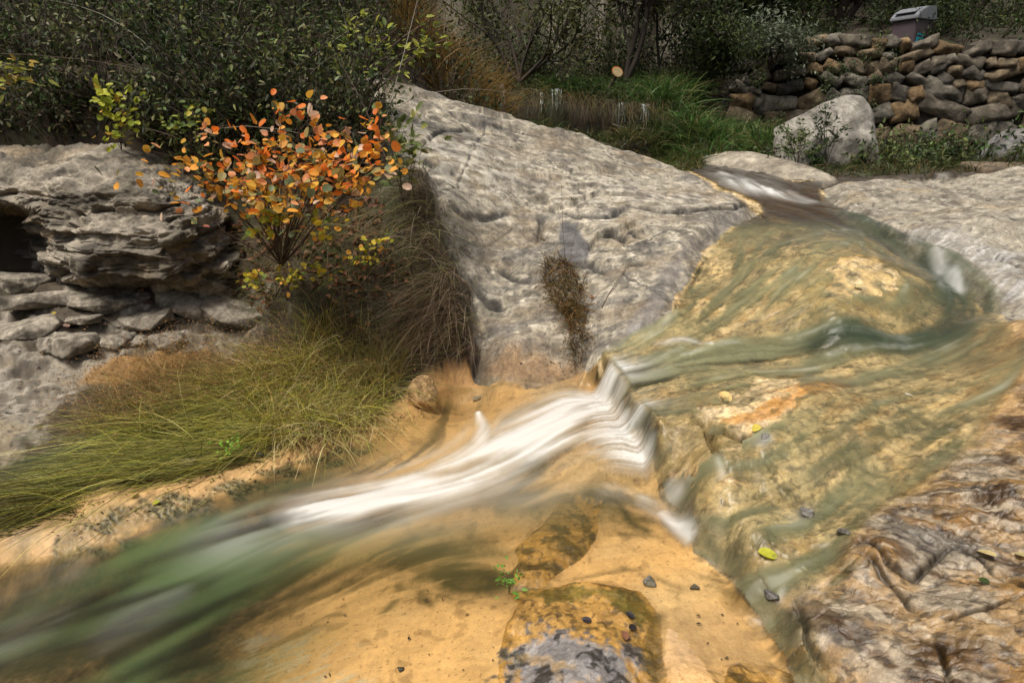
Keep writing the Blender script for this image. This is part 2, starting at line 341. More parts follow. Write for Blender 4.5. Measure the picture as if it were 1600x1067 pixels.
def noT(x, y, h, sd): return fbm(x * 3, y * 3, 4, 60) * .05
layer(fT, T_poly, .12, 6, noT)
def noD(x, y, h, sd):
    rug = sstep(1.05, 1.25, x + .55 * (y - 2.0)) * sstep(2.15, 1.75, y) + sstep(.12, .02, sd)
    rug = np.clip(rug, 0, 1)
    ca, sa = math.cos(.75), math.sin(.75)
    a = x * ca - y * sa + .10 * fbm(x * 3, y * 3, 3, 70); b = x * sa + y * ca
    qq = (b * 5 + .8 * fbm(a * 1.6, b * 2.0, 3, 171)) % 1.0
    strat = np.abs(perlin(a * 2.0, b * 7.5, 71)) * -.022 - np.abs(perlin(a * 4, b * 17, 72)) * .014 + (.5 - qq) * .045 * sstep(0, .05, qq) * sstep(-.2, .3, fbm(a * 1.8, b * 2.4, 2, 172))
    cr = -.012 * sstep(.05, .0, np.abs(fbm(x * 2.3, y * 2.3, 3, 73)))
    return fbm(x * 2.2, y * 2.2, 3, 74) * .018 + fbm(x * 9, y * 12, 4, 75) * .0075 - .006 * sstep(.12, 0, np.abs(fbm(x * 7, y * 11, 3, 79))) + rug * (strat + cr + fbm(x * 8, y * 8, 3, 76) * .012 + fbm(x * 45, y * 45, 3, 77) * .0028 - .010 * sstep(.10, 0, np.abs(fbm(a * 5, b * 13, 3, 78))))
iD, sdD = layer(fD, D_poly, .06, 1, noD)
def noF(x, y, h, sd):
    y = y + h
    a = x * .6 - y * .8; b = x * .8 + y * .6
    return fbm(x * 1.5, y * 1.5, 3, 80) * .05 + fbm(a * 2, b * 9, 4, 81) * .022 - .03 * sstep(.05, 0, np.abs(fbm(a * 1.0, b * 2.4, 3, 82))) + fbm(x * 14, y * 14, 2, 83) * .003 - .10 * sstep(.22, 0, sd)
layer(fF, F_poly, .06, 3, noF)
def noB(x, y, h, sd):
    y = y + 1.25 * h
    w1 = fbm(x * 1.3, y * 1.3, 3, 90); w2 = fbm(x * 1.3, y * 1.3, 3, 91)
    a = x * .95 + y * .25 + .25 * w1; b = -x * .3 + y * .95 + .22 * w2
    n = fbm(a * .8, b * 1.1, 3, 92, .35) * .05
    f1 = fbm(a * .7, b * 1.5, 2, 93); q = (b * 1.5 + .8 * f1) % 1.0                # a few bedding steps
    n = n + (.5 - q) * .055 * sstep(.05, .3, fbm(a * .8, b * 1.3, 2, 94)) * sstep(0, .04, q)
    q2 = (b * 4.5 + a * 1.6 + 1.3 * fbm(a * 1.6, b * 2.2, 2, 193)) % 1.0
    n = n + (.5 - q2) * .016 * sstep(.15, .35, fbm(a * 1.8, b * 2.6, 2, 194)) * sstep(0, .06, q2)
    n = n - .035 * sstep(.022, 0, np.abs(fbm(a * .8, b * 1.8, 4, 95))) * sstep(.0, .25, perlin(a * 1.5, b * 1.5, 96))
    n = n - .022 * sstep(.03, 0, np.abs(fbm(a * 2.6 + b, b * 2.8, 3, 195))) * sstep(.1, .35, perlin(a * 2.5, b * 2.5, 196))
    n = n - sstep(.38, .6, fbm(a * 4.0, b * 6, 3, 97)) * .008
    n = n + fbm(a * 6, b * 8, 5, 98, .58) * .0032
    return n * sstep(-.02, .22, sd) - .06 * sstep(.15, 0, sd)
iB, sdB = layer(fB, B_poly, .07, 2, noB, 1.3)
def noE(x, y, h, sd): return fbm(x * 7, y * 7, 5, 100) * .014 + fbm(x * 30, y * 30, 2, 101) * .003
layer(fE, E_poly, .025, 4, noE, .6)
layer(fG, G_poly, .03, 5, noE, .6); layer(fK, K_poly, .02, 7, noE, .5)
# terrace held up by the drystone wall
i = np.where((Y > 10.5) & (X > 3.5))[0]
sd = sdpoly(X[i], Y[i], H_poly); m = sstep(-.05, .25, sd)
z[i] = lerp(z[i], np.maximum(z[i], 2.95 + .25 * np.clip(sd, 0, 20) + fbm(X[i], Y[i], 3, 110) * .12), m)

lp = pts([(-260,300,0,3.72),(60,300,0,3.72),(250,300,0,3.75),(330,350,0,3.9),(360,380,0,4.05),(330,300,0,4.3),(200,230,0,4.4),(-260,230,0,4.5)])
i = np.where((X > -6) & (X < 0) & (Y > 3) & (Y < 5))[0]
sd = sdpoly(X[i], Y[i], lp); z[i] = lerp(z[i], np.minimum(z[i], .66), sstep(-.03, .12, sd))
ZG = z.reshape(NT, NR)
def hit(u, v):
    """first place where the sight line through a survey mark meets the ground"""
    d = ray(u, v); t = math.atan2(d[0], d[1]); k = np.interp(t, th, np.arange(NT))
    k0 = int(k); f = k - k0
    prof = ZG[k0] * (1 - f) + ZG[min(k0 + 1, NT - 1)] * f
    line = CAMZ + rr_ * d[2] / math.hypot(d[0], d[1])
    w = np.where((prof >= line) & (rr_ > .9))[0]
    j = w[0] if len(w) else NR - 60
    return np.array([math.sin(t) * rr_[j], math.cos(t) * rr_[j], prof[j]])
def hits(L): return np.array([hit(a, b) for a, b in L])
def gz(x, y):
    x = np.asarray(x, float); y = np.asarray(y, float)
    a = np.interp(np.arctan2(x, y), th, np.arange(NT)); b = np.interp(np.hypot(x, y), rr_, np.arange(NR))
    a0 = np.clip(a.astype(int), 0, NT - 2); b0 = np.clip(b.astype(int), 0, NR - 2); fa, fb = a - a0, b - b0
    return (ZG[a0, b0] * (1 - fa) + ZG[a0 + 1, b0] * fa) * (1 - fb) + (ZG[a0, b0 + 1] * (1 - fa) + ZG[a0 + 1, b0 + 1] * fa) * fb
def carve(L, depth, w):
    global z
    depth = depth * 1.3; w = w * .8
    q = hits(L); b0, b1 = q[:, :2].min(0) - .3, q[:, :2].max(0) + .3
    i = np.where((X > b0[0]) & (X < b1[0]) & (Y > b0[1]) & (Y < b1[1]))[0]
    d, p = dline(X[i] + n_edge[i] * .8, Y[i] + n_edge[i] * .5, q)
    taper = np.minimum(1, np.minimum(p, len(q) - 1 - p) * 2 + .25)
    k = np.exp(-(d / w) ** 2) * taper; z[i] -= depth * k; crackc[i] = np.maximum(crackc[i], np.exp(-(d / w / 1.5) ** 2) * taper)
crackc = np.zeros(X.shape)
for L, dp, w in (
    ([(860,330),(905,338),(950,340),(975,323),(1010,326),(1060,331),(1100,326),(1150,326),(1182,322)], .07, .025),
    ([(650,150),(720,190),(800,205),(870,222),(930,240)], .010, .006), ([(700,250),(800,270),(900,300),(1000,318)], .009, .005), ([(930,235),(1000,268),(1090,305)], .010, .006), ([(720,380),(800,360),(900,385),(1000,380),(1070,350)], .009, .005), ([(760,180),(740,240),(700,300)], .009, .006), ([(960,420),(1010,450),(1040,470)], .009, .005),
    ([(945,362),(965,368),(985,366),(1005,370)], .05, .018), ([(960,372),(980,376)], .05, .025),
    ([(985,416),(1005,412),(1025,411)], .03, .015), ([(880,410),(925,414),(945,428)], .04, .02),
    ([(735,445),(760,470),(790,482)], .04, .018), ([(690,400),(715,425),(740,440)], .05, .02),
    ([(780,420),(800,438),(830,442)], .03, .015), ([(640,240),(680,262),(720,268)], .05, .03), ([(660,225),(690,205),(740,205)], .03, .02),
    ([(745,590),(745,545),(735,500)], .06, .018), ([(845,380),(850,350),(846,335)], .04, .02), ([(700,330),(740,338),(800,330)], .03, .02),
    ([(1330,350),(1380,365),(1440,378)], .05, .02), ([(1520,390),(1560,405),(1600,420)], .03, .015),
    ([(1340,850),(1380,880),(1430,905),(1480,860)], .022, .010), ([(1480,860),(1530,880),(1600,920)], .02, .009), ([(1330,870),(1400,920),(1440,950)], .02, .009),
    ([(1430,990),(1470,1010),(1490,1060)], .02, .008), ([(1245,930),(1265,990),(1290,1040)], .018, .009),
    ([(1080,655),(1110,670),(1150,690),(1180,680)], .05, .016), ([(1100,665),(1115,700),(1120,730)], .035, .014),
    ([(1480,960),(1540,945),(1600,930)], .02, .008)):
    carve(L, dp, w)
ZG = z.reshape(NT, NR)

# ---------------------------------------------------------------- flow of the stream and the streaks it draws
guides = [[(1080,252),(1150,280),(1230,318),(1330,352),(1400,392),(1460,430),(1510,490),(1480,528),(1400,540),(1250,548),(1100,565),(1000,600)],
 [(1000,600),(930,640),(800,715),(700,770),(560,825),(400,880),(200,960),(0,1040)],
 [(1200,350),(1150,420),(1090,490),(1030,545)],[(1300,365),(1220,440),(1120,515),(1040,560)],[(1420,425),(1390,475),(1300,515),(1150,535)],
 [(1560,560),(1400,615),(1250,675),(1150,735),(1070,790)],[(1590,620),(1450,690),(1350,750),(1250,830),(1140,880)],[(1300,600),(1150,640),(1035,690)],
 [(1400,780),(1280,870),(1200,940)],[(1085,850),(1000,800),(900,785),(780,810)],[(1150,930),(1000,895),(850,900),(700,900)],
 [(740,645),(755,700),(735,750)],[(500,710),(300,800),(100,880),(0,930)],[(700,900),(500,960),(300,1050)],[(1020,690),(940,720),(850,750),(700,800)],[(960,600),(880,640),(780,700)],[(300,870),(150,940),(0,1000)]]
gp, gd = [], []
for g in guides:
    q = hits(g)
    for a, b in zip(q[:-1], q[1:]):
        n = max(2, int(np.linalg.norm(b - a) / .06))
        for k in range(n): gp.append(a + (b - a) * k / n); gd.append((b - a)[:2] / np.linalg.norm((b - a)[:2]))
gp = np.array(gp); gd = np.array(gd)
FX0, FY0, FS = -2.6, .8, .03
fxn, fyn = int(6.4 / FS), int(9.0 / FS)
gx, gy = np.meshgrid(FX0 + np.arange(fxn) * FS, FY0 + np.arange(fyn) * FS, indexing='ij')
flow = np.zeros((fxn, fyn, 2)); wt = np.zeros((fxn, fyn))
for p_, d_ in zip(gp, gd):
    w = 1 / (((gx - p_[0]) ** 2 + (gy - p_[1]) ** 2) + .003) ** 1.6
    flow[..., 0] += w * d_[0]; flow[..., 1] += w * d_[1]; wt += w
flow /= np.linalg.norm(flow, axis=-1)[..., None] + 1e-9
wob = fbm(gx * 2.2, gy * 2.2, 3, 200) * .35
cw, sw = np.cos(wob), np.sin(wob)
flow = np.stack([flow[..., 0] * cw - flow[..., 1] * sw, flow[..., 0] * sw + flow[..., 1] * cw], -1)
def fsample(x, y):
    a = np.clip((x - FX0) / FS, 0, fxn - 1.01); b = np.clip((y - FY0) / FS, 0, fyn - 1.01)
    a0 = a.astype(int); b0 = b.astype(int); fa = (a - a0)[:, None]; fb = (b - b0)[:, None]
    return (flow[a0, b0] * (1 - fa) + flow[a0 + 1, b0] * fa) * (1 - fb) + (flow[a0, b0 + 1] * (1 - fa) + flow[a0 + 1, b0 + 1] * fa) * fb
NTEX = np.random.RandomState(9).rand(1024, 1024)
_k = NTEX + np.roll(NTEX, 1, 0) + np.roll(NTEX, 1, 1) + np.roll(NTEX, (1, 1), (0, 1)); NTEX = (_k - _k.mean()) / _k.std()
def tex(x, y, s):
    a = x / s; b = y / s
    a0 = np.floor(a).astype(int); b0 = np.floor(b).astype(int); fa, fb = a - a0, b - b0
    g = lambda i, j: NTEX[i & 1023, j & 1023]
    return (g(a0, b0) * (1 - fa) + g(a0 + 1, b0) * fa) * (1 - fb) + (g(a0, b0 + 1) * (1 - fa) + g(a0 + 1, b0 + 1) * fa) * fb
def streaks(x, y, n=26, step=.012, sizes=(.005, .012, .03, .075)):
    acc = [np.zeros(x.shape) for _ in sizes]; ws = 0
    for sgn in (1, -1):
        px, py = x.copy(), y.copy()
        for k in range(n):
            w = 1 - k / n
            for q, s_ in enumerate(sizes): acc[q] += w * tex(px, py, s_)
            ws += w * w
            f = fsample(px, py); px = px + sgn * step * f[:, 0]; py = py + sgn * step * f[:, 1]
    out = []
    for a in acc:
        a = a - a.mean(); out.append(a / (a.std() + 1e-9))
    return out

# water areas in plan
pool_poly = hits([(934,572),(880,605),(800,606),(750,612),(745,640),(690,628),(640,650),(560,700),(430,735),(300,790),(180,850),(60,880),(-60,900)])
pool_poly = np.vstack([pool_poly, [[-2.6, 1.6, 0], [-2.4, .8, 0], [0, .7, 0], [.7, .8, 0]], hits([(1246,1066),(1210,1000),(1130,895),(1090,860),(1062,790),(1034,730),(1028,690),(995,645),(968,610)])])
film_poly = np.vstack([hits([(936,560),(962,600),(985,640),(1015,680),(1025,710),(1055,780),(1080,845),(1130,890),(1190,960),(1225,955),(1275,925),(1320,880),(1350,820),(1400,785),(1470,745),(1530,690),(1580,620)]),
   [[2.45, 2.7, 0]], hits([(1590,530),(1560,480),(1500,425),(1420,388),(1340,358),(1292,328)]), hits([(1284,310),(1285,295),(1240,285),(1190,268),(1130,244),(1075,238)]),
   np.array([[1.45, 8.6, 0], [1.5, 7.5, 0]]), hits([(1068,262),(1120,296),(1182,326)]), np.array([P(1190,332,.9)]), hits([(1120,375),(1075,440),(1060,475),(1000,510),(950,540)])])
box = (X > -2.7) & (X < 3.6) & (Y > .7) & (Y < 9.2) & (np.abs(np.arctan2(X, Y)) < R(57))
iw = np.where(box)[0]
xw, yw = X[iw], Y[iw]
sdp = sdpoly(xw, yw, pool_poly); sdf = sdpoly(xw, yw, film_poly)
S1, S2, S3, S4 = streaks(xw, yw)
wS1 = np.zeros(X.shape); wS2 = np.zeros(X.shape); wS3 = np.zeros(X.shape)
wS1[iw], wS2[iw], wS3[iw] = S1, S2, S3
wpool = np.full(X.shape, -9.); wfilm = np.full(X.shape, -9.); wpool[iw], wfilm[iw] = sdp, sdf

def field(L, r):
    q = hits(L) if not isinstance(L, np.ndarray) else L
    d, p = dline(xw, yw, q, r if isinstance(r, (list, tuple)) else [r] * len(q)); return d, p

# ---------------------------------------------------------------- ground colours (the stone's, sand's and algae's own, with background shade painted into the far soil)
def C(*c): return np.array(c, float)
def srgb(r, g, b):
    c = np.array([r, g, b]) / 255.; return np.where(c <= .04045, c / 12.92, ((c + .055) / 1.055) ** 2.4)
col = np.zeros((len(X), 3)); wet = np.zeros(len(X))
def put(i, c, m):
    m = np.asarray(m)[:, None] if np.ndim(m) else m
    col[i] = lerp(col[i], c, m)
allv = np.arange(len(X))
n1 = fbm(X * 3, Y * 3, 4, 300); n2 = fbm(X * 11, Y * 11, 4, 301); n3 = fbm(X * 40, Y * 40, 3, 302); n4 = fbm(X * .8, Y * .8, 3, 303)
put(allv, C(.055, .042, .028), 1.0)
put(allv, C(.08, .058, .034), sstep(-.1, .6, n2)); col *= lerp(1, .55, sstep(5, 8, RV))[:, None]  # soil darkens with distance: background shade painted into its colour
put(allv, C(.035, .045, .018), sstep(.0, .5, n1) * .7)
far = sstep(14, 17, RV) * (1 - back)
cliff = np.maximum(far * sstep(-.15, .35, fbm(X * .35, Y * .35 + z * .2, 4, 305)), sstep(13.2, 13.8, Y) * sstep(20, 19, Y) * sstep(-3.2, -2.2, X) * sstep(3.4, 2.4, X) * sstep(-.5, -.1, fbm3(np.c_[X, Y, z] * .7, 4, 306)))
c3 = fbm3(np.c_[X, Y, z] * 2.2, 4, 307)
cliff = cliff * lerp(1, .15, sstep(3.5, 5, X))
put(allv, lerp(C(.19, .172, .138)[None], C(.10, .09, .07)[None], sstep(-.2, .4, c3)[:, None]), cliff * .9)
# pale stone low on the left bank
def region(L, soft, namp, arr=False):
    q = L if arr else hits(L)
    b0, b1 = q[:, :2].min(0) - soft * 2 - .2, q[:, :2].max(0) + soft * 2 + .2
    i = np.where((X > b0[0]) & (X < b1[0]) & (Y > b0[1]) & (Y < b1[1]))[0]
    sd = sdpoly(X[i], Y[i], q) + (n2[i] * .6 + n1[i] * .6 + n3[i] * .3) * namp
    return i, sstep(-soft, soft, sd)
YH = Y + 1.2 * zS
N1 = fbm(X * 3, YH * 3, 4, 360); N2 = fbm(X * 11, YH * 11, 4, 361); N3 = fbm(X * 40, YH * 40, 3, 362)
def lime(i, m, a=C(.25, .22, .172), b=C(.105, .09, .07), c=C(.38, .345, .29)):
    put(i, a, m)
    put(i, b, m * sstep(.0, .55, N1[i] + .5 * N2[i]) * .8); put(i, c, m * sstep(.15, .6, -N2[i] + .4 * N3[i]) * .7)
    put(i, C(.27, .21, .13), m * sstep(.25, .6, fbm(X[i] * 2.1, YH[i] * 2.1, 3, 310)) * .55)
    put(i, C(.06, .055, .05), m * sstep(.42, .75, fbm(X[i] * 26, YH[i] * 26, 3, 311)) * .75)
i, m = region([(-100,470),(420,440),(440,500),(330,545),(200,560),(110,610),(60,700),(-100,760)], .05, .12); lime(i, m)
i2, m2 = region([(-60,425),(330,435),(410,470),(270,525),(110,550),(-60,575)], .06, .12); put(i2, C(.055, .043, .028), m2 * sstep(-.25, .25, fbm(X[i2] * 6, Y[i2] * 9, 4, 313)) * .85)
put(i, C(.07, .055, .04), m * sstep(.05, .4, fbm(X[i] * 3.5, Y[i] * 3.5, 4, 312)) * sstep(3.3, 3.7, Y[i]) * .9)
i, m = region([(110,598),(180,560),(250,545),(330,560),(240,590),(180,600)], .03, .06); put(i, srgb(165, 125, 72) * .8, m * .8)
# sandy shore and pool bed
sand = C(.70, .43, .18)
i, m = region([(-80,800),(60,780),(200,760),(420,700),(600,640),(640,600),(745,590),(900,590),(930,575),(1030,700),(1070,800),(1130,890),(1200,980),(1250,1067),(1250,1150)] , .05, .03)
pp = np.vstack([hits([(-60,800),(60,785),(200,765),(420,705),(560,665),(640,600),(745,588),(905,588),(932,575),(975,600),(1030,700),(1070,800),(1130,890),(1205,980),(1252,1066)]), [[.9, .7, 0], [-2.6, .7, 0], [-2.7, 1.9, 0]]])
i, m = region(pp, .03, .03, True)
put(i, sand, m); put(i, C(.60, .43, .23), m * sstep(-.1, .5, n4[i] + .4 * n1[i]) * .6); wet[i] = np.maximum(wet[i], m * .5)
put(i, srgb(120, 85, 40) * .7, m * sstep(.35, .7, n2[i]) * .35)
put(i, srgb(150, 105, 55) * .6, m * sstep(.5, .8, fbm(X[i] * 60, Y[i] * 60, 2, 330)) * .5)
# algae-covered pebbly shelf on the left shore
i, m = region([(60,850),(160,795),(320,755),(470,715),(600,680),(570,715),(440,765),(300,815),(190,860),(80,885)], .03, .05)
pb = sstep(-.3, .5, fbm(X[i] * 42, Y[i] * 70, 4, 320, .65)); m = m * sstep(-.6, .3, fbm(X[i] * 5, Y[i] * 9, 3, 321))
put(i, lerp(srgb(70, 62, 32)[None] * .7, srgb(165, 150, 105)[None] * .8, pb[:, None]), m); z[i] += m * (pb - .5) * .006
i, m = region([(-60,860),(100,800),(210,790),(230,830),(100,870),(-60,900)], .03, .06); put(i, srgb(215, 180, 125) * .8, m * sstep(-.2, .2, n2[i]) * .8)
# deep green pool with weed on the bed, left foreground
i, m = region([(-60,905),(100,885),(260,840),(380,810),(440,850),(420,930),(390,1000),(380,1090),(-200,1090)], .16, .12)
for q_, k_ in (([(250,830),(450,770),(620,800),(600,880),(480,950),(380,980)], .95), ([(600,840),(780,830),(800,910),(700,930),(620,900)], .95), ([(820,700),(960,740),(1060,800),(1000,850),(860,790),(760,800)], .8)):
    j_, mj = region(q_, .12, .10); put(j_, srgb(92, 84, 32) * .5, mj * k_ * sstep(-1.6, 1.2, wS3[j_]))
wd = sstep(-1.5, 1.5, wS3[i] + .3 * wS2[i])
put(i, lerp(srgb(38, 48, 20)[None] * .7, srgb(100, 100, 55)[None] * .8, wd[:, None]), m * .9)
for L, r_, k in (([(600,860),(680,870),(740,900),(830,910)], .10, .8), ([(640,870),(615,905),(625,930),(600,960)], .022, .7), ([(680,900),(730,920),(780,915),(820,890)], .03, .8), ([(655,925),(670,945)], .02, .6),
                 ([(400,965),(470,940),(540,920),(590,905)], .05, .55), ([(420,990),(500,965),(570,955)], .015, .5), ([(700,640),(680,690),(640,720),(560,740)], .06, .75), ([(430,760),(520,750)], .06, .5),
                 ([(830,590),(760,610),(745,640)], .02, .5), ([(770,670),(800,650),(850,630)], .05, .5), ([(880,775),(960,790),(1010,830)], .02, .7), ([(900,905),(980,890),(1020,900),(1060,925)], .018, .5),
                 ([(760,780),(800,790),(850,770)], .07, .5), ([(360,1060),(450,1000),(480,990)], .06, .5), ([(420,860),(520,840)], .12, .35), ([(1100,890),(1160,950),(1210,1020),(1245,1066)], .05, .6)):
    q = hits(L); d, _ = dline(X[iw] + n_edge[iw] * .6, Y[iw] + n_edge[iw] * .6, q)
    put(iw, srgb(72, 70, 22) * .55, np.exp(-(d / r_) ** 2) * k * sstep(-1.6, .5, S2 + S3) * (sdD_ if False else 1))
i, m = region([(380,1000),(450,990),(520,1020),(560,1067),(380,1090)], .05, .08); put(i, srgb(225, 205, 170) * .8, m * sstep(-.2, .4, n2[i] + .3 * wS1[i]) * .8)
# the dry slab
iz = np.where(zone == 2)[0]; sl = np.ones(len(iz))
col[iz] = 0; lime(iz, sl, C(.35, .312, .238), C(.15, .132, .102), C(.55, .50, .405))
put(iz, C(.05, .047, .043), np.clip(crackc[iz] * 1.4, 0, .9))
qa = X[iz] * .95 + YH[iz] * .25; qb = -X[iz] * .3 + YH[iz] * .95
put(iz, C(.055, .05, .043), sstep(.035, .0, np.abs(fbm(qa * 2.6, qb * 5.2, 4, 316))) * sstep(-.05, .3, fbm(qa * 1.5, qb * 1.5, 2, 317)) * .75)
put(iz, C(.24, .19, .13), sstep(.1, .5, fbm(qa * 1.2, qb * 1.9, 4, 318)) * .55)
put(iz, C(.11, .105, .10), sstep(.15, .5, fbm(X[iz] * 1.6 + YH[iz] * .5, YH[iz] * 3.2 - X[iz] * 1.0, 4, 315)) * .5)
put(iz, C(.09, .085, .078), sstep(.10, .5, fbm(X[iz] * 14, YH[iz] * 24, 4, 316)) * .5)
i, m = region([(640,200),(740,215),(800,250),(760,320),(700,300),(650,260)], .2, .25); put(i, C(.60, .56, .47), m * sstep(-.2, .4, fbm(X[i] * 7, YH[i] * 9, 4, 380)) * .7)
i, m = region([(800,290),(900,270),(1100,300),(1150,320),(1000,330),(860,335)], .2, .25); put(i, C(.56, .51, .42), m * sstep(-.1, .4, fbm(X[i] * 6, YH[i] * 10, 4, 381)) * .6)
i, m = region([(878,345),(905,348),(925,405),(918,415),(870,408)], .015, .03); put(i, C(.10, .10, .105), m * .85)
i, m = region([(735,520),(900,545),(910,590),(740,592)], .06, .08); put(i, C(.20, .145, .09), m * .6); wet[i] = np.maximum(wet[i], m * .5)
i, m = region([(760,575),(905,560),(905,598),(760,598)], .03, .05); put(i, srgb(200, 155, 95) * .7, m * .4)
i, m = region([(1185,328),(1120,370),(1085,395),(1055,450),(1035,500),(960,545),(1000,490),(1030,430),(1070,385),(1130,345)], .03, .05); put(i, C(.16, .145, .13), m * .75); wet[i] = np.maximum(wet[i], m * .6)
# bank slab on the right
iz = np.where(zone == 3)[0]; col[iz] = 0; lime(iz, np.ones(len(iz)), C(.28, .25, .195), C(.13, .115, .09), C(.42, .385, .315)); put(iz, C(.05, .045, .04), crackc[iz] * .85)
i, m = region([(1400,372),(1500,360),(1600,400),(1600,480),(1540,448),(1480,408)], .1, .1); put(i, C(.29, .275, .245), m * .6); wet[i] = np.maximum(wet[i], m * .45)
lm = m * sstep(.25, .5, np.abs(perlin(X[i] * 3 + Y[i] * 1.5, Y[i] * 22 - X[i] * 9, 318))); put(i, C(.55, .54, .52), lm * .5)
# streambed rock under the film of water, with trailing algae
iz = np.where(zone == 1)[0]
tan = srgb(212, 188, 145)
col[iz] = tan; wet[iz] = .55
put(iz, srgb(225, 195, 140) * .85, sstep(-.2, .6, n2[iz] + .5 * n3[iz]) * .7)
put(iz, srgb(190, 140, 70) * .8, sstep(.0, .6, -n1[iz] + .5 * n2[iz]) * .4)
infilm = sstep(-.06, .08, wfilm[iz] + n2[iz] * .03)
alg = sstep(-.1, 1.6, .75 * wS3[iz] + .5 * wS2[iz] + 1.1 * fbm(X[iz] * 2.4, Y[iz] * 2.4, 3, 340))
put(iz, srgb(118, 118, 76) * .62, alg * infilm * .6)
put(iz, srgb(120, 85, 32) * .6, sstep(.5, 1.8, wS1[iz] + .6 * n2[iz]) * infilm * .45)
put(iz, srgb(70, 52, 22) * .5, sstep(.12, .6, fbm(X[iz] * 24 + .5 * wS2[iz], Y[iz] * 24, 4, 342)) * .6)
put(iz, srgb(235, 210, 160) * .85, sstep(.15, .6, fbm(X[iz] * 15, Y[iz] * 15, 4, 348)) * .5)
put(iz, srgb(84, 80, 36) * .55, sstep(.1, .5, fbm(X[iz] * 5, Y[iz] * 5, 5, 349, .65)) * .55)
put(iz, srgb(96, 86, 38) * .6, sstep(.10, .0, np.interp(iz, iD, sdD)) * .3)       # weed along the lip of the step
dryw = 1 - infilm                                                                     # wet, bare, banded stone at the lower right
ca, sa = math.cos(.75), math.sin(.75)
ba = X[iz] * ca - Y[iz] * sa; bb = X[iz] * sa + Y[iz] * ca
low = dryw * sstep(3.2, 2.6, Y[iz])
put(iz, srgb(172, 140, 96) * .66, low * .9)
put(iz, srgb(190, 176, 152) * .62, low * sstep(.05, .5, fbm(ba * 2.0, bb * 5.0, 4, 343) + .25 * n4[iz]) * .85)
put(iz, srgb(98, 94, 88) * .5, .8 * low * sstep(.1, .5, fbm(ba * 2.4 + 7, bb * 4.0, 4, 344)) * .8)
put(iz, srgb(92, 62, 24) * .55, low * sstep(.12, .5, fbm(ba * 3 + 3, bb * 9.0, 4, 345)) * .85)
put(iz, srgb(180, 135, 70) * .65, low * sstep(.25, .6, fbm(ba * 3.5 - 3, bb * 6.0, 4, 346)) * .6)
put(iz, srgb(64, 44, 18) * .5, low * sstep(.10, .0, np.abs(fbm(ba * 3.5, bb * 11, 4, 371))) * .7)
put(iz, srgb(205, 188, 160) * .65, low * sstep(.2, .55, fbm(ba * 7, bb * 14, 4, 372)) * .7)
put(iz, srgb(50, 40, 26) * .5, low * sstep(.25, .6, fbm(ba * 22, bb * 34, 3, 373)) * .6)
wet[iz] = np.maximum(wet[iz], low * sstep(-.7, -.1, fbm(ba * 4, bb * 8, 3, 347)))
put(iz, srgb(40, 28, 12) * .5, crackc[iz] * .85)
i, m = region([(1330,395),(1400,410),(1430,455),(1370,495),(1270,500),(1250,450),(1290,405)], .08, .12); put(i, srgb(222, 190, 130) * .85, m * sstep(-.5, .4, n2[i]) * .75)
i, m = region([(1190,640),(1250,600),(1330,590),(1300,610),(1240,630),(1200,660),(1130,660)], .03, .05); put(i, srgb(205, 140, 50) * .8, m * .7)
i, m = region([(1040,660),(1100,650),(1180,690),(1150,700),(1110,750),(1050,740),(1030,690)], .03, .05); put(i, srgb(150, 130, 80) * .7, m * .7)
i, m = region([(1180,330),(1300,345),(1400,395),(1340,372),(1250,352)], .05, .05); put(i, srgb(120, 85, 30) * .6, m * .7)
for q_, k_ in (([(1060,765),(1170,735),(1330,790),(1310,900),(1200,965),(1130,885)], .75), ([(1250,640),(1500,600),(1540,660),(1380,770),(1260,740)], .6), ([(950,570),(1040,560),(1110,600),(1050,660),(1000,650)], .6), ([(1070,450),(1200,360),(1280,380),(1180,470),(1100,530)], .5)):
    i, m = region(q_, .08, .12); put(i, srgb(78, 80, 40) * .6, m * k_ * sstep(-.9, 1.3, wS3[i] + .6 * wS2[i] + n2[i]))
i, m = region([(1480,520),(1600,500),(1640,600),(1560,660),(1500,600)], .1, .15); put(i, srgb(195, 155, 105) * .75, m * .6)
fb = np.where((zone == 1) & (Y > 5.0) & (wfilm < -.03))[0]
put(fb, C(.06, .047, .03), sstep(-.03, -.12, wfilm[fb])); m = sstep(-.9, -.55, wfilm[fb]) * sstep(6.0, 6.4, Y[fb]) * sstep(3.3, 2.7, X[fb]); lime(fb, m)
# the foreground stones
for zid in (4, 5, 7):
    iz = np.where(zone == zid)[0]
    col[iz] = srgb(196, 150, 75) * .75; wet[iz] = .55
    put(iz, srgb(110, 92, 25) * .55, sstep(-.05, .45, n2[iz] + .4 * n1[iz]) * (.8 if zid != 4 else .4))
    put(iz, srgb(75, 52, 18) * .5, sstep(.1, .5, n3[iz] + .5 * n2[iz]) * .6)
i, m = region([(810,1000),(860,975),(930,1005),(990,1030),(1000,1080),(790,1100),(790,1040)], .03, .08); put(i, C(.20, .20, .205), m * .9); wet[i] = np.maximum(wet[i], m * .9)
put(i, C(.035, .028, .02), m * sstep(.1, .45, n2[i] + .5 * n3[i]) * .9); put(i, srgb(200, 170, 125) * .7, m * sstep(.25, .6, fbm(X[i] * 8, Y[i] * 8, 3, 350)) * .8)
i, m = region([(800,930),(880,915),(1000,930),(1030,970),(1000,975),(940,935),(860,945)], .02, .03); put(i, srgb(105, 98, 20) * .55, m * .75)
i, m = region([(1010,960),(1034,960),(1034,1000),(1045,1090),(1010,1090)], .015, .02); put(i, srgb(110, 90, 20) * .5, m * .75)
i, m = region([(1040,960),(1120,945),(1200,1000),(1225,1066),(1140,1040),(1040,1066)], .05, .03); put(i, srgb(205, 170, 125) * .8, m * .75)

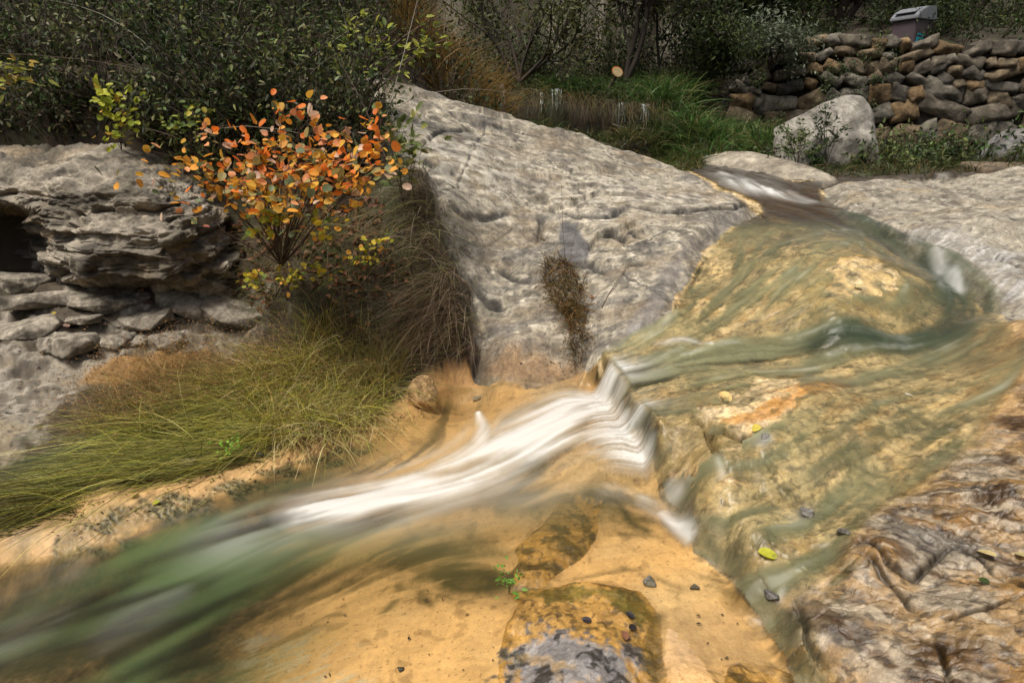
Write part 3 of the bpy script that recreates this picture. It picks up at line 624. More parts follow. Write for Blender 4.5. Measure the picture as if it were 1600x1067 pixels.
# ---------------------------------------------------------------- the ground and bedrock, one sheet cut where one rock meets the next
gi = np.arange(NT * NR).reshape(NT, NR)
quads = np.stack([gi[:-1, :-1], gi[1:, :-1], gi[1:, 1:], gi[:-1, 1:]], -1).reshape(-1, 4)
zq = zone[quads[:, 0]]
VERT = np.c_[X, Y, z]
def cut(name, mask, mat):
    q = quads[mask]; used = np.unique(q); re = np.full(len(X), -1); re[used] = np.arange(len(used))
    return mesh_obj(name, VERT[used], re[q], mat, cols=col[used], attrs={'wet': wet[used]})
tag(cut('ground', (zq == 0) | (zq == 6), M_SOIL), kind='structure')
tag(cut('streambed_rock', zq == 1, M_ROCK), 'wet tan bedrock that the stream runs over, with trailing green algae and a broken lip', 'bedrock')
tag(cut('rock_slab', zq == 2, M_ROCK), 'large dry pale grey sloping rock slab with dark cracks, beside the stream', 'rock slab')
tag(cut('rock_slab', zq == 3, M_ROCK), 'smooth grey rock slab along the far side of the curving channel', 'rock slab')
tag(cut('foreground_rock', zq == 4, M_ROCK), 'ochre and grey rock with three small dark leaves on it, in the sandy pool', 'rock')
tag(cut('mossy_rock', zq == 5, M_ROCK), 'brown mossy block of rock under shallow water behind the ochre rock', 'rock')
tag(cut('mossy_rock', zq == 7, M_ROCK), 'small mossy stone tip at the bottom edge of the sandy pool', 'rock')

# ---------------------------------------------------------------- water
bed = z[iw]; lvl = LVL(xw, yw)
stepd = sdpoly(xw, yw, D_poly) + fbm(xw * 4, yw * 4, 2, 40) * .016 + .004 * S3
smoothbed = zS[iw]
film = np.maximum(smoothbed, bed - .003) + .010
chan, _ = field([(1080,252),(1150,280),(1230,318),(1330,352),(1400,392),(1460,430),(1510,490),(1480,528),(1400,540),(1250,548),(1100,565),(1000,600)], [.5,.4,.35,.3,.22,.2,.22,.2,.18,.18,.2,.25])
film = film + .018 * np.exp(-chan ** 2)
mound = fbm(xw * 3, yw * 3, 2, 400)
poolz = lvl + .006 * S3 * sstep(.9, 0, np.abs(yw - 2.2)) * .5
wz = lerp(poolz, film, sstep(-.26, .07, stepd))
wz = np.maximum(wz, np.where((stepd > -.26) & (stepd < .05), bed + .008, -9))
inside = np.maximum(np.where(stepd < .02, sdp, -9), np.where(stepd > -.2, np.maximum(sdf, np.where(stepd < .05, sdp, -9)), -9))
inside = np.maximum(inside, np.where((yw > 1.2) & (yw < 3.32) & (xw > .3) & (xw < 1.1), .13 - np.abs(stepd + .05), -9))
for Lq in ([(1105,640),(1170,605),(1250,590),(1245,620),(1205,650),(1195,690),(1150,700),(1110,690)], [(1040,690),(1090,660),(1130,700),(1110,740),(1060,745)], [(1300,410),(1370,405),(1400,440),(1350,470),(1300,460)]):
    sdx = sdpoly(xw, yw, hits(Lq)) + fbm(xw * 9, yw * 9, 4, 410) * .07
    inside = np.where(sdx > 0, np.minimum(inside, -sdx), inside)
depth = wz - bed
# white water
foam = np.zeros(len(iw))
def addf(L, r, k, st=.5, sharp=2):
    d, p = field(L, r); e = np.exp(-d ** sharp) * k * np.clip(1 + st * (.25 * S2 + .5 * S3 + .5 * S4), 0, 1.8)
    np.maximum(foam, e, out=foam)
addf([(955,600),(900,650),(840,695),(780,735),(720,765),(640,795),(560,822),(480,840)], [.18,.26,.32,.30,.26,.22,.18,.12], .98, .34)
addf([(990,650),(930,690),(860,720),(760,770),(660,800)], [.14,.15,.12,.10,.08], .9, .45)
addf([(748,668),(756,690),(752,722),(712,758)], [.022,.05,.09,.11], .95, .2); addf([(712,758),(640,795)], [.12,.12], .7, .3)
addf([(1012,690),(960,715),(900,722)], [.07,.06,.04], .75, .5)
addf([(1078,842),(1058,830),(1035,815)], [.03,.042,.035], .95, .2); addf([(1040,818),(1005,798)], [.05,.055], .55, .35); addf([(1005,798),(950,785)], [.06,.06], .28, .5)
addf([(1060,775),(1045,770)], [.04,.03], .5, .4)
addf([(1155,288),(1180,300),(1215,308),(1260,322)], [.22,.2,.12,.08], .75, .5)
addf([(1128,276),(1150,285)], [.15,.2], .5, .5)
addf([(1425,398),(1440,403)], [.035,.03], .75, .2); addf([(1455,420),(1480,445),(1500,465)], [.03,.04,.03], .45, .35)
addf([(1030,540),(1070,536),(1110,545)], [.03,.03,.02], .55, .4); addf([(1190,700),(1200,690)], [.03,.03], .45, .3); addf([(1240,810),(1260,800)], [.04,.03], .35, .3)
addf([(1290,362),(1330,365)], [.03,.03], .3, .4)
addf([(200,850),(260,830),(330,815)], [.04,.05,.04], .12, .3)
thin = sstep(1.3, 2.8, .4 * S2 + S3 + .5 * S4) * np.clip(.4 + mound, 0, .7) * (stepd > 0) * (yw < 5); foam = np.maximum(foam, thin * .38)
addf([(600,812),(480,850),(380,880)], [.16,.2,.18], .22, .5)
for q in ((60,950,.12),(230,1000,.14),(40,1030,.12)):
    addf([(q[0] + 60, q[1] - 25), (q[0], q[1]), (q[0] - 50, q[1] + 30)], [.05, .10, .06], q[2], .5)
lip = sstep(.035, -.03, stepd) * sstep(-.35, -.1, stepd) * sstep(2.35, 2.5, yw) * sstep(3.35, 3.2, yw)
foam = np.maximum(foam, lip * np.clip(.88 + .10 * S2 + .12 * S1, 0, 1))
# milky green water where the stream is deep or quick
turb = np.zeros(len(iw))
turb = np.maximum(turb, np.exp(-chan ** 2) * np.clip(.68 + .16 * S3 + .12 * S2, 0, .92) * (stepd > -.1))
d2, _ = field([(880,800),(760,820),(640,870),(520,900),(400,930)], [.2,.28,.34,.36,.4])
turb = np.maximum(turb, np.exp(-d2 ** 2) * np.clip(.46 + .10 * S4 + .05 * S3, 0, .7) * (stepd < -.02))
d, _ = field([(1000,610),(800,715),(600,800),(400,880),(200,960),(0,1040)], [.3,.36,.42,.5,.55,.6])
turb = np.maximum(turb, np.exp(-d ** 2) * np.clip(.50 + .13 * S4 + .06 * S3, 0, .8) * (stepd < .05))
turb = np.maximum(turb, np.clip(.38 + .12 * S3 + .05 * S4 + .04 * S2 + .30 * mound, 0, .74) * (stepd > 0) * (yw < 6))
turb = np.maximum(turb, np.clip(depth - .02, 0, .2) * 2.2 * (stepd < 0))
turb = np.maximum(turb, .72 * sstep(4.3, 5.0, yw))
wcol = np.zeros((len(iw), 3)); wcol[:] = np.where((stepd > -.02)[:, None], srgb(162, 164, 124)[None] * .8, srgb(140, 128, 68)[None] * .62)
wcol = lerp(wcol, srgb(185, 178, 130)[None] * .8, (np.exp(-(field([(960,620),(800,715),(640,795),(480,850)], [.30,.36,.34,.26])[0]) ** 2) * (stepd < .05))[:, None])
dk = sstep(-.3, -1.1, xw) * (stepd < 0); turb = np.maximum(turb, dk * np.clip(.62 + .1 * S4, 0, .85) * sstep(.0, .06, depth)); wcol = lerp(wcol, lerp(srgb(40, 54, 20)[None] * .4, srgb(112, 138, 84)[None] * .6, sstep(-1.3, 2.0, S4 + .7 * S3)[:, None]), dk[:, None])
up = sstep(4.6, 5.4, yw); wcol = lerp(wcol, srgb(96, 70, 34)[None] * .5, up[:, None])
cg = np.exp(-(field([(1330,352),(1400,390),(1460,430),(1512,490),(1480,526),(1400,540),(1280,546)], [.14,.16,.2,.28,.22,.15,.1])[0]) ** 2); wcol = lerp(wcol, srgb(88, 104, 80)[None] * .6, cg[:, None])
wz = wz + .0035 * S3 * (stepd > 0) * (chan < 1.5) + foam * .012
sm = np.clip(1 + np.where(stepd > 0, .10 * S3 + .05 * S2 + .10 * S4, .10 * S4), .45, 1.7); wcol = np.clip(wcol * sm[:, None], 0, .85)
full = np.full(len(X), -9.); full[iw] = np.where((inside > 0) & (depth > -.004) & (zone[iw] != 2), 1, -9)
qk = (full[quads] > 0).all(1)
q = quads[qk]; used = np.unique(q); re = np.full(len(X), -1); re[used] = np.arange(len(used))
loc = np.full(len(X), -1); loc[iw] = np.arange(len(iw)); lu = loc[used]
edge = sstep(0, .05, inside[lu]) * sstep(-.004, .012, depth[lu])
tag(mesh_obj('water', np.c_[xw[lu], yw[lu], wz[lu]], re[q], M_WATER, cols=wcol[lu], attrs={'foam': np.clip(foam[lu], 0, 1) * edge, 'turb': np.clip(turb[lu], 0, 1) * edge}), kind='structure')
# ---------------------------------------------------------------- builders for leaves, blades, twigs, stones
def unit(a): return a / (np.linalg.norm(a, axis=-1, keepdims=True) + 1e-9)
def rnd(n, a, b): return rng.uniform(a, b, n)
def rdir(n): return unit(rng.randn(n, 3))
class Geo:
    """collects triangles with a colour per vertex, to be linked as one mesh"""
    def __init__(s): s.V, s.F, s.C, s.n = [], [], [], 0
    def add(s, V, F, c):
        s.V.append(V); s.F.append(F + s.n); s.C.append(np.broadcast_to(c, V.shape) if np.ndim(c) == 1 else c); s.n += len(V)
    def leaves(s, c, d, nrm, L, W, colr, kind='diamond', fold=.18):
        n = len(c); d = unit(d); side = unit(np.cross(d, nrm)); nn = np.cross(side, d)
        L = np.broadcast_to(L, n)[:, None]; W = np.broadcast_to(W, n)[:, None]
        if kind == 'diamond':
            T = [(0, 0, 0), (.42, .5, 1), (1, 0, -.3), (.42, -.5, 1)]; F = [(0, 2, 1), (0, 3, 2)]
        elif kind == 'lance':
            T = [(0, 0, 0), (.25, .42, .6), (.65, .36, .3), (1, 0, -1.2), (.65, -.36, .3), (.25, -.42, .6)]; F = [(0, 2, 1), (0, 3, 2), (0, 4, 3), (0, 5, 4)]
        else:
            T = [(0, 0, 0)] + [(.5 - .5 * math.cos(a), .5 * math.sin(a) * (1.06 - .1 * math.cos(a)), abs(math.sin(a))) for a in np.linspace(.42, 2 * math.pi - .42, 11)] 
            F = [(0, k + 1, k) for k in range(1, 11)]
        T = np.array(T); F = np.array(F); k = len(T)
        V = c[:, None] + d[:, None] * (T[None, :, 0:1] * L[:, None]) + side[:, None] * (T[None, :, 1:2] * W[:, None]) + nn[:, None] * (T[None, :, 2:3] * fold * W[:, None])
        FF = (F[None] + (np.arange(n) * k)[:, None, None]).reshape(-1, 3)
        s.add(V.reshape(-1, 3), FF, np.repeat(np.broadcast_to(colr, (n, 3)), k, 0))
    def blades(s, root, d, L, w, bend, c0, c1=None, K=5):
        n = len(root); d = unit(d); t = np.linspace(0, 1, K)[None, :, None]
        L = np.broadcast_to(L, n)[:, None, None]; w = np.broadcast_to(w, n)[:, None, None]
        mid = root[:, None] + d[:, None] * L * t + bend[:, None] * L * t ** 2
        side = unit(np.cross(d, rdir(n)))[:, None] * w * (1.02 - t ** 1.5) * .5
        V = np.stack([mid - side, mid + side], 2).reshape(-1, 3)
        F = []
        for k in range(K - 1):
            a = 2 * k; F += [(a, a + 1, a + 3), (a, a + 3, a + 2)]
        FF = (np.array(F)[None] + (np.arange(n) * 2 * K)[:, None, None]).reshape(-1, 3)
        c0 = np.broadcast_to(c0, (n, 3)); c1 = c0 if c1 is None else np.broadcast_to(c1, (n, 3))
        cc = c0[:, None] * (1 - t) + c1[:, None] * t
        s.add(V, FF, np.repeat(cc[:, :, None], 2, 2).reshape(-1, 3))
        return mid
    def tubes(s, path, r0, r1, colr, S=4):
        n, K, _ = path.shape
        tan = unit(np.gradient(path, axis=1)); ref = np.array([.31, .77, .55])
        a = unit(np.cross(tan, ref)); b = np.cross(tan, a)
        r = (np.broadcast_to(r0, n)[:, None] * (1 - np.linspace(0, 1, K)) + np.broadcast_to(r1, n)[:, None] * np.linspace(0, 1, K))[..., None, None]
        an = np.arange(S) * 2 * np.pi / S
        V = path[:, :, None] + r * (a[:, :, None] * np.cos(an)[:, None] + b[:, :, None] * np.sin(an)[:, None])
        F = []
        for k in range(K - 1):
            for j in range(S):
                p, q = k * S + j, k * S + (j + 1) % S
                F += [(p, q, q + S), (p, q + S, p + S)]
        FF = (np.array(F)[None] + (np.arange(n) * S * K)[:, None, None]).reshape(-1, 3)
        s.add(V.reshape(-1, 3), FF, np.repeat(np.broadcast_to(colr, (n, 3)), S * K, 0))
    def build(s, name, mat, parent=None, smooth=False, attrs=None):
        return mesh_obj(name, np.concatenate(s.V), np.concatenate(s.F), mat, parent, cols=np.concatenate(s.C), smooth=smooth, attrs=attrs)
def pick(n, *cols, var=.2):
    c = np.array(cols)[rng.randint(0, len(cols), n)]; return np.clip(c * rnd((n, 1), 1 - var, 1 + var) * rnd((n, 3), .93, 1.07), .004, .95)
import bmesh
def ico(sub):
    bm = bmesh.new(); bmesh.ops.create_icosphere(bm, subdivisions=sub, radius=1)
    V = np.array([v.co for v in bm.verts]); F = np.array([[v.index for v in f.verts] for f in bm.faces]); bm.free()
    return unit(V), F
ICO = {k: ico(k) for k in (3, 4, 6)}
def hull_rock(P_, sub=4, k=26, noise=.02, seed=0):
    """a stone from the planes round a few corner points, edges worn, surface roughened"""
    bm = bmesh.new()
    for p in P_: bm.verts.new(p)
    bmesh.ops.convex_hull(bm, input=bm.verts)
    bm.faces.ensure_lookup_table(); c = P_.mean(0); N, O = [], []
    for f in bm.faces:
        f.normal_update(); n = np.array(f.normal); o = (np.array(f.verts[0].co) - c) @ n
        if o < 0: n, o = -n, -o
        N.append(n); O.append(o)
    bm.free(); N = np.array(N); O = np.array(O) + 1e-4
    D, F = ICO[sub]
    inv = np.clip(D @ N.T, 0, None) / O
    r = 1 / ((inv ** k).sum(1) ** (1. / k) + 1e-9)
    V = c + D * r[:, None]; sc = np.ptp(P_, axis=0).max()
    V = V + D * (fbm3(V * 2.2 / sc + seed, 5, seed, .55) * noise * sc)[:, None]
    return V, F
def stone_cols(V, a, b, seed=0, sc=6.):
    n = fbm3(V * sc + seed, 4, seed + 2); m = fbm3(V * sc * 4, 3, seed + 5)
    c = lerp(np.array(a)[None], np.array(b)[None], sstep(-.3, .5, n)[:, None]); return c * (1 + .35 * m[:, None]).clip(.4, 1.6)
def rock_thing(name, loc, P_, cols, label, cat='boulder', sub=6, noise=.025, seed=1, mat=None, wetv=0., group=None, k=22):
    V, F = hull_rock(np.array(P_, float), sub, k, noise, seed)
    o = mesh_obj(name, V, F, mat or M_ROCK, cols=stone_cols(V, *cols, seed=seed, sc=4. / np.ptp(V, axis=0).max() * 1.2), attrs={'wet': np.full(len(V), wetv)})
    o.location = [float(q) for q in loc]; tag(o, label, cat, group); return o
def spline(ctrl, n, axis=0):
    c = np.moveaxis(np.asarray(ctrl, float), axis, 0); m = len(c); t = np.linspace(0, m - 1, n); i = np.clip(t.astype(int), 0, m - 2); f = (t - i).reshape((-1,) + (1,) * (c.ndim - 1))
    g = lambda j: c[np.clip(j, 0, m - 1)]
    p0, p1, p2, p3 = g(i - 1), g(i), g(i + 1), g(i + 2)
    r = .5 * (2 * p1 + (p2 - p0) * f + (2 * p0 - 5 * p1 + 4 * p2 - p3) * f ** 2 + (3 * p1 - p0 - 3 * p2 + p3) * f ** 3)
    return np.moveaxis(r, 0, axis)

# ---------------------------------------------------------------- the overhanging ledge on the left bank
cols_u = [-190, -90, -30, 10, 40, 62, 85, 130, 200, 260, 305, 340, 372]
prof = []
for u in cols_u:
    k = np.interp(u, [-200, 200, 300, 372], [0, 0, 35, 130]); dy = np.interp(u, [-200, 60, 250, 372], [.1, .02, 0, .35])
    solid = [(212, 4.75), (238, 4.25), (268, 3.92), (300, 3.76), (330, 3.70), (362, 3.60), (392, 3.62), (418, 3.58), (438, 3.66), (447, 3.85), (452, 4.3)]
    cave = [(212, 4.75), (238, 4.25), (270, 3.92), (300, 3.80), (318, 3.84), (326, 4.2), (345, 4.5), (375, 4.5), (400, 4.45), (425, 4.3), (440, 4.2)]
    s = float(sstep(15, 120, np.array(float(u))))
    prof.append([P(u, lerp(c[0], q[0], s) + k * (1 - j / 11.), y=lerp(c[1], q[1], s) + dy) for j, (c, q) in enumerate(zip(cave, solid))])
G = spline(spline(np.array(prof), 520, 0), 440, 1)
N = unit(np.cross(np.gradient(G, axis=0), np.gradient(G, axis=1)))
if N[250, 200, 1] > 0: N = -N
g = G.reshape(-1, 3)
wv = fbm3(g * 1.8, 3, 500) * .10
def hsh(*k):
    h = 0
    for q in k: h = _perm[(h + q.astype(np.int64)) & 4095]
    return h / 4096.
zz = (g[:, 2] + .6 * wv + .02 * fbm3(g * 6, 3, 501)) / .062; bi = np.floor(zz); bf = zz - bi
xx = (g[:, 0] + .3 * g[:, 1] + .10 * fbm3(g * 5, 3, 502)) / (.16 + .3 * hsh(bi + 900)) + 7 * hsh(bi + 300); xi = np.floor(xx); xf = xx - xi
low_ = sstep(1.45, 1.1, g[:, 2]) * .75 + .25
gap = np.minimum(np.minimum(bf, 1 - bf) * .062, np.minimum(xf, 1 - xf) * .25)
dsp = (hsh(bi + 50, xi + 77) - .5) * .12 * low_ - sstep(.010, 0, gap) * .03 * low_ * sstep(-.4, .2, fbm3(g * 4, 2, 503)) + (hsh(np.floor(zz / 2.7) + 11, np.floor(xx / 2.3) + 5) - .5) * .10
dsp = dsp * sstep(.8, .45, np.abs(N.reshape(-1, 3)[:, 2])) * .8
dsp = dsp.reshape(520, 440)
for _ in range(2): dsp = (dsp + np.roll(dsp, 1, 0) + np.roll(dsp, -1, 0) + np.roll(dsp, 1, 1) + np.roll(dsp, -1, 1)) / 5
dsp = dsp.ravel() + fbm3(g * np.array([4, 4, 8.]), 5, 507, .55) * .045 - np.abs(fbm3(g * np.array([9, 9, 16.]), 4, 508)) * .02
lc = stone_cols(g, (.29, .255, .20), (.105, .09, .066), 3, 3.0)
lc = lerp(lc, np.array([.30, .22, .13])[None], (sstep(.1, .5, fbm3(g * 2.4, 3, 511)) * .5)[:, None])
lc = lerp(lc, np.array([.06, .052, .042])[None], (sstep(.15, .5, fbm3(g * np.array([7, 7, 15.]), 4, 512)) * .75)[:, None])
gV = (G + N * dsp.reshape(520, 440, 1)).reshape(-1, 3)
ii = np.arange(520 * 440).reshape(520, 440); lq = np.stack([ii[:-1, :-1], ii[1:, :-1], ii[1:, 1:], ii[:-1, 1:]], -1).reshape(-1, 4)
tag(mesh_obj('rock_ledge', gV, lq, M_ROCK, cols=lc, attrs={'wet': np.zeros(len(g))}), 'overhanging layered pale rock ledge with a black hollow under its left end', 'rock ledge')

# loose slabs of broken limestone under the ledge
spots = [(60,470,.34,.16,.06),(150,470,.26,.14,.05),(230,500,.22,.15,.06),(300,470,.3,.2,.07),(30,520,.34,.14,.06),(110,540,.3,.16,.07),(260,455,.16,.1,.07),(330,452,.14,.1,.08),(95,432,.12,.09,.08),(40,445,.2,.12,.07),(200,475,.18,.1,.04),(365,485,.3,.2,.06),(180,535,.16,.12,.05),(262,535,.14,.1,.06),(130,500,.22,.1,.03),(215,520,.2,.1,.03)]
where = ['at the far left', 'below the black hollow', 'amid thin broken layers', 'under the ledge', 'low at the left edge', 'beside brown leaf litter', 'tight under the overhang', 'at the right foot of the ledge', 'in the mouth of the hollow', 'left of the hollow floor', 'under the middle of the overhang', 'beside the grass bank', 'next to the brown sandy patch', 'above the sedge', 'among dark litter below the hollow', 'between the dark litter and the grass']
for k, (u, v, a, b, h) in enumerate(spots):
    a *= 1.4; b *= 1.5; p = hit(u, v) - [0, 0, .02]; r = np.random.RandomState(40 + k)
    L_ = [(r.uniform(.7, 1) * a * .5 * sx, r.uniform(.7, 1) * b * .5 * sy, h * zz) for sx in (-1, 1) for sy in (-1, 1) for zz in (-.6, r.uniform(.7, 1.1))] + [(0, -b * .65, h * .2), (a * .6, 0, h * .3)]
    o = rock_thing('limestone_slab', p + [0, 0, h * .2], L_, ((.30, .265, .21), (.12, .105, .08)), 'flat broken slab of pale stone ' + where[k], 'stone slab', 6, .045, 40 + k, k=70, group='broken slabs under the left ledge')
    o.rotation_euler = (R(r.uniform(-16, 16)), R(r.uniform(-16, 20)), R(r.uniform(-60, 60)))

# ---------------------------------------------------------------- single boulders and stones
rock_thing('boulder', P(1290, 252, y=8.7), [(-.72,0,-.1),(-.74,.05,.42),(-.42,-.05,.60),(.22,.15,.84),(.40,.05,.82),(.50,-.05,.62),(.72,.12,.02),(.62,-.28,-.1),(-.60,-.28,-.1),(.38,-.34,.30),(-.35,-.30,.30),(.3,.75,.6),(-.5,.6,.4),(0,.9,-.1)],
    ((.31, .29, .25), (.14, .13, .11)), 'large pale angular boulder standing before the drystone wall', noise=.022, seed=3, k=50)
rock_thing('boulder', P(1600, 262, y=7.9), [(-.45,0,0),(-.42,0,.32),(-.25,.1,.46),(.3,.1,.48),(.55,0,.3),(.6,0,0),(0,-.2,.1),(0,.6,.4),(.1,.7,0),(-.4,.5,0)],
    ((.24, .235, .22), (.13, .12, .11)), 'dark grey boulder behind the brown block beside the wall', seed=4)
rock_thing('boulder', P(1600, 300, y=7.0), [(-.50,0,-.1),(-.52,0,.26),(.6,0,.24),(.65,0,-.1),(-.45,.5,.30),(.6,.5,.30),(.6,.5,-.1),(-.45,.5,-.1)],
    ((.20, .15, .10), (.10, .075, .05)), 'brown squarish block of rock on the far end of the grey bank slab', noise=.012, seed=5)
a_, b_ = P(1088, 238, y=9.0), P(1292, 288, y=6.9); c_ = (a_ + b_) / 2; d_ = b_ - a_; pr_ = unit(np.array([d_[1], -d_[0], 0])); pr_ = pr_ if pr_[1] > 0 else -pr_
rock_thing('low_rock', c_, [d_ * t_ + pr_ * w_ + [0, 0, h_ - .1] for t_, w_, h_ in ((-.5,0,.05),(-.42,-.12,.0),(-.4,.3,.16),(-.2,-.16,.02),(-.2,.35,.22),(.05,-.15,.03),(.05,.4,.22),(.3,-.12,.04),(.3,.4,.18),(.5,.0,.06),(.48,.3,.12),(-.3,.1,-.3),(.3,.1,-.3),(-.1,.05,.17),(.2,.05,.16))],
    ((.36, .32, .25), (.20, .17, .13)), 'long low pale rock edging the far bank of the upper stream', 'rock', noise=.012, seed=9)
rock_thing('stone', hit(662, 628) + [0, -.03, .03], [(-.10,0,-.04),(-.09,-.03,.10),(-.02,0,.17),(.05,.0,.16),(.10,-.02,.06),(.09,-.05,-.04),(0,-.09,.02),(-.03,.10,.1),(.06,.1,0),(-.06,-.05,.0)],
    ((.50, .33, .15), (.30, .19, .09)), 'knobbly ochre stone on the sand at the end of the grass', 'stone', sub=6, noise=.07, seed=6, k=14)
for k, (u, v, s, c, lab) in enumerate([(1205,935,.03,.12,'small dark pebble at the foot of the weedy rock lip'),(1195,690,.035,.3,'grey lump standing in for a bump of white water below the cracked rock'),(1262,808,.035,.26,'smooth grey pebble in the quick water left of the bare wet rock'),(1318,835,.035,.2,'dark pebble at the edge of the bare wet rock'),  # second one is an added lump where white water humps up
        (1085,920,.02,.15,'tiny dark pebble on the sand beside the step'),(628,1047,.018,.03,'tiny black pebble alone on the orange sand'),(745,625,.035,.45,'whitish pebble at the head of the small white chute'),(1012,912,.03,.2,'small half sunken pebble behind the ochre rock'),(290,730,.05,.2,'grey stone lying in the matted grass edge'),(405,712,.04,.06,'black stone at the foot of the grass')]):
    r = np.random.RandomState(80 + k); p = hit(u, v)
    rock_thing('pebble', p + [0, 0, s * .3], [(r.uniform(-1, 1) * s, r.uniform(-.7, .7) * s, r.uniform(-.5, .6) * s) for _ in range(14)], ((c, c * .95, c * .85), (c * .6, c * .55, c * .48)), lab, 'pebble', 4, .02, 80 + k, wetv=.7, group='loose pebbles along the stream')

# ---------------------------------------------------------------- drystone wall on the right, with its terrace above
wd_ = WALL_B - WALL_A; wl = np.linalg.norm(wd_); wt = wd_ / wl; wn_ = np.array([wt[1], -wt[0]])
if wn_[1] > 0: wn_ = -wn_
wall = empty('drystone_wall', (*(WALL_A + wd_ / 2), 1.1)); tag(wall, 'long drystone retaining wall of rough brown and grey stones at the right', 'stone wall')
core = Geo(); bx0 = np.array([(s_, d_, h_) for s_ in (-.3, wl + .6) for d_ in (-.10, .5) for h_ in (.7, 3.02)])
V = np.c_[WALL_A[0] + wt[0] * bx0[:, 0] - wn_[0] * bx0[:, 1], WALL_A[1] + wt[1] * bx0[:, 0] - wn_[1] * bx0[:, 1], bx0[:, 2]]
core.add(V - wn_[None].repeat(8, 0) @ np.eye(2, 3) * .0, np.array([(0,1,3),(0,3,2),(4,6,7),(4,7,5),(0,4,5),(0,5,1),(2,3,7),(2,7,6),(1,5,7),(1,7,3),(0,2,6),(0,6,4)]), np.array([.03, .024, .017]))
core.build('earth_core', M_ROCKB, wall, attrs={'wet': np.zeros(8)})
stn, cap = Geo(), Geo(); h = .95; sid = 0
while h < 3.0:
    hh = rng.uniform(.26, .46) if h < 2.1 else rng.uniform(.16, .26); s_ = -rng.uniform(0, .3)
    while s_ < wl + .4:
        w_ = rng.uniform(.18, .50) * (1.35 if h < 1.7 else .9) * (1 if rng.rand() < .75 else 1.6)
        r = np.random.RandomState(900 + sid)
        Lp = np.array([(sx * w_ * .63 * r.uniform(.6, 1), sy * .24 * r.uniform(.7, 1.1), sz * hh * .68 * r.uniform(.45, 1)) for sx in (-1, 1) for sy in (-1, 1) for sz in (-1, 1)] + [(r.uniform(-.3, .3) * w_, -.30, r.uniform(-.3, .3) * hh)])
        tilt = r.uniform(-.55, .55); ct, stt = math.cos(tilt), math.sin(tilt)
        Lp = np.c_[Lp[:, 0] * ct - Lp[:, 2] * stt, Lp[:, 1], Lp[:, 0] * stt + Lp[:, 2] * ct]
        V, F = hull_rock(Lp, 4, 90, .05, sid % 50)
        base = [(0.189, 0.162, 0.122), (0.227, 0.173, 0.106), (0.130, 0.116, 0.094), (0.236, 0.183, 0.120), (0.219, 0.198, 0.158), (0.243, 0.164, 0.086), (0.160, 0.142, 0.105)][r.randint(6)]
        cc = stone_cols(V, base, np.array(base) * .5, sid % 50, 5.)
        q = s_ + w_ / 2; hz = h + hh / 2 + .09 * math.sin(q * 1.3 + h * 2) + r.uniform(-.04, .04)
        Wd = np.c_[WALL_A[0] + wt[0] * (q + V[:, 0]) - wn_[0] * (V[:, 1] + .02), WALL_A[1] + wt[1] * (q + V[:, 0]) - wn_[1] * (V[:, 1] + .02), hz + V[:, 2]]
        (cap if h > 2.72 else stn).add(Wd, F, cc); s_ += w_ * .98; sid += 1
    h += hh * .95
wa = lambda G_: {'wet': np.zeros(sum(len(v) for v in G_.V))}
stn.build('stonework', M_ROCKB, wall, smooth=True, attrs=wa(stn)); cap.build('coping', M_ROCKB, wall, smooth=True, attrs=wa(cap))

# ---------------------------------------------------------------- litter bin on the terrace above the wall
bp_ = P(1418, 78, y=13.6)
M_BIN = plain_material('brown bin plastic', (.10, .075, .085), .5); M_LID = plain_material('grey bin hood', (.20, .21, .23), .4); M_MARK = plain_material('teal mark', (.02, .30, .38), .5, .05)
bin_ = empty('litter_bin', bp_); bin_.rotation_euler = (0, 0, R(28)); tag(bin_, 'brown litter bin with a grey slanted hood and teal marks, on the wall top', 'litter bin')
def bm_obj(name, fn, mat, parent, bev=.012):
    bm = bmesh.new(); fn(bm)
    if bev: bmesh.ops.bevel(bm, geom=list(bm.edges), offset=bev, segments=2, affect='EDGES')
    me = bpy.data.meshes.new(name); bm.to_mesh(me); bm.free(); o = bpy.data.objects.new(name, me); COL.objects.link(o); me.materials.append(mat); o.parent = parent; return o
def box(bm, x0, x1, y0, y1, z0, z1, tx=1., ty=1.):
    cx, cy = (x0 + x1) / 2, (y0 + y1) / 2
    v = [bm.verts.new((cx + (x - cx) * (tx if zz else 1), cy + (y - cy) * (ty if zz else 1), z1 if zz else z0)) for zz in (0, 1) for x, y in ((x0, y0), (x1, y0), (x1, y1), (x0, y1))]
    for f in ((3, 2, 1, 0), (4, 5, 6, 7), (0, 1, 5, 4), (1, 2, 6, 5), (2, 3, 7, 6), (3, 0, 4, 7)): bm.faces.new([v[k] for k in f])
bm_obj('bin_body', lambda b: box(b, -.24, .24, -.24, .24, -.15, .50, 1.06, 1.06), M_BIN, bin_)
def hood(b):
    pr = [(-.30, .505), (.30, .505), (.30, .60), (.24, .76), (-.02, .74), (-.20, .66), (-.30, .56)]
    f0 = [b.verts.new((x, -.28, zz)) for x, zz in pr]; f1 = [b.verts.new((x, .28, zz)) for x, zz in pr]
    b.faces.new(f0); b.faces.new(f1[::-1])
    for k in range(7): b.faces.new((f0[k], f1[k], f1[(k + 1) % 7], f0[(k + 1) % 7]))
hd = bm_obj('hood', hood, M_LID, bin_)
def flap(b): box(b, -.28, -.03, -.2, .2, .0, .012)
fl = bm_obj('flap', flap, M_LID, hd, .004); fl.location = (-.045, 0, .735); fl.rotation_euler = (0, R(-24), 0)
def marks(b):
    for x0, x1, z0, z1 in ((-.19, -.12, .08, .20), (-.10, .02, .05, .11), (-.10, .02, .14, .19), (-.06, .04, .22, .25), (-.17, -.08, .23, .26)): box(b, x0, x1, -.262, -.25, z0, z1)
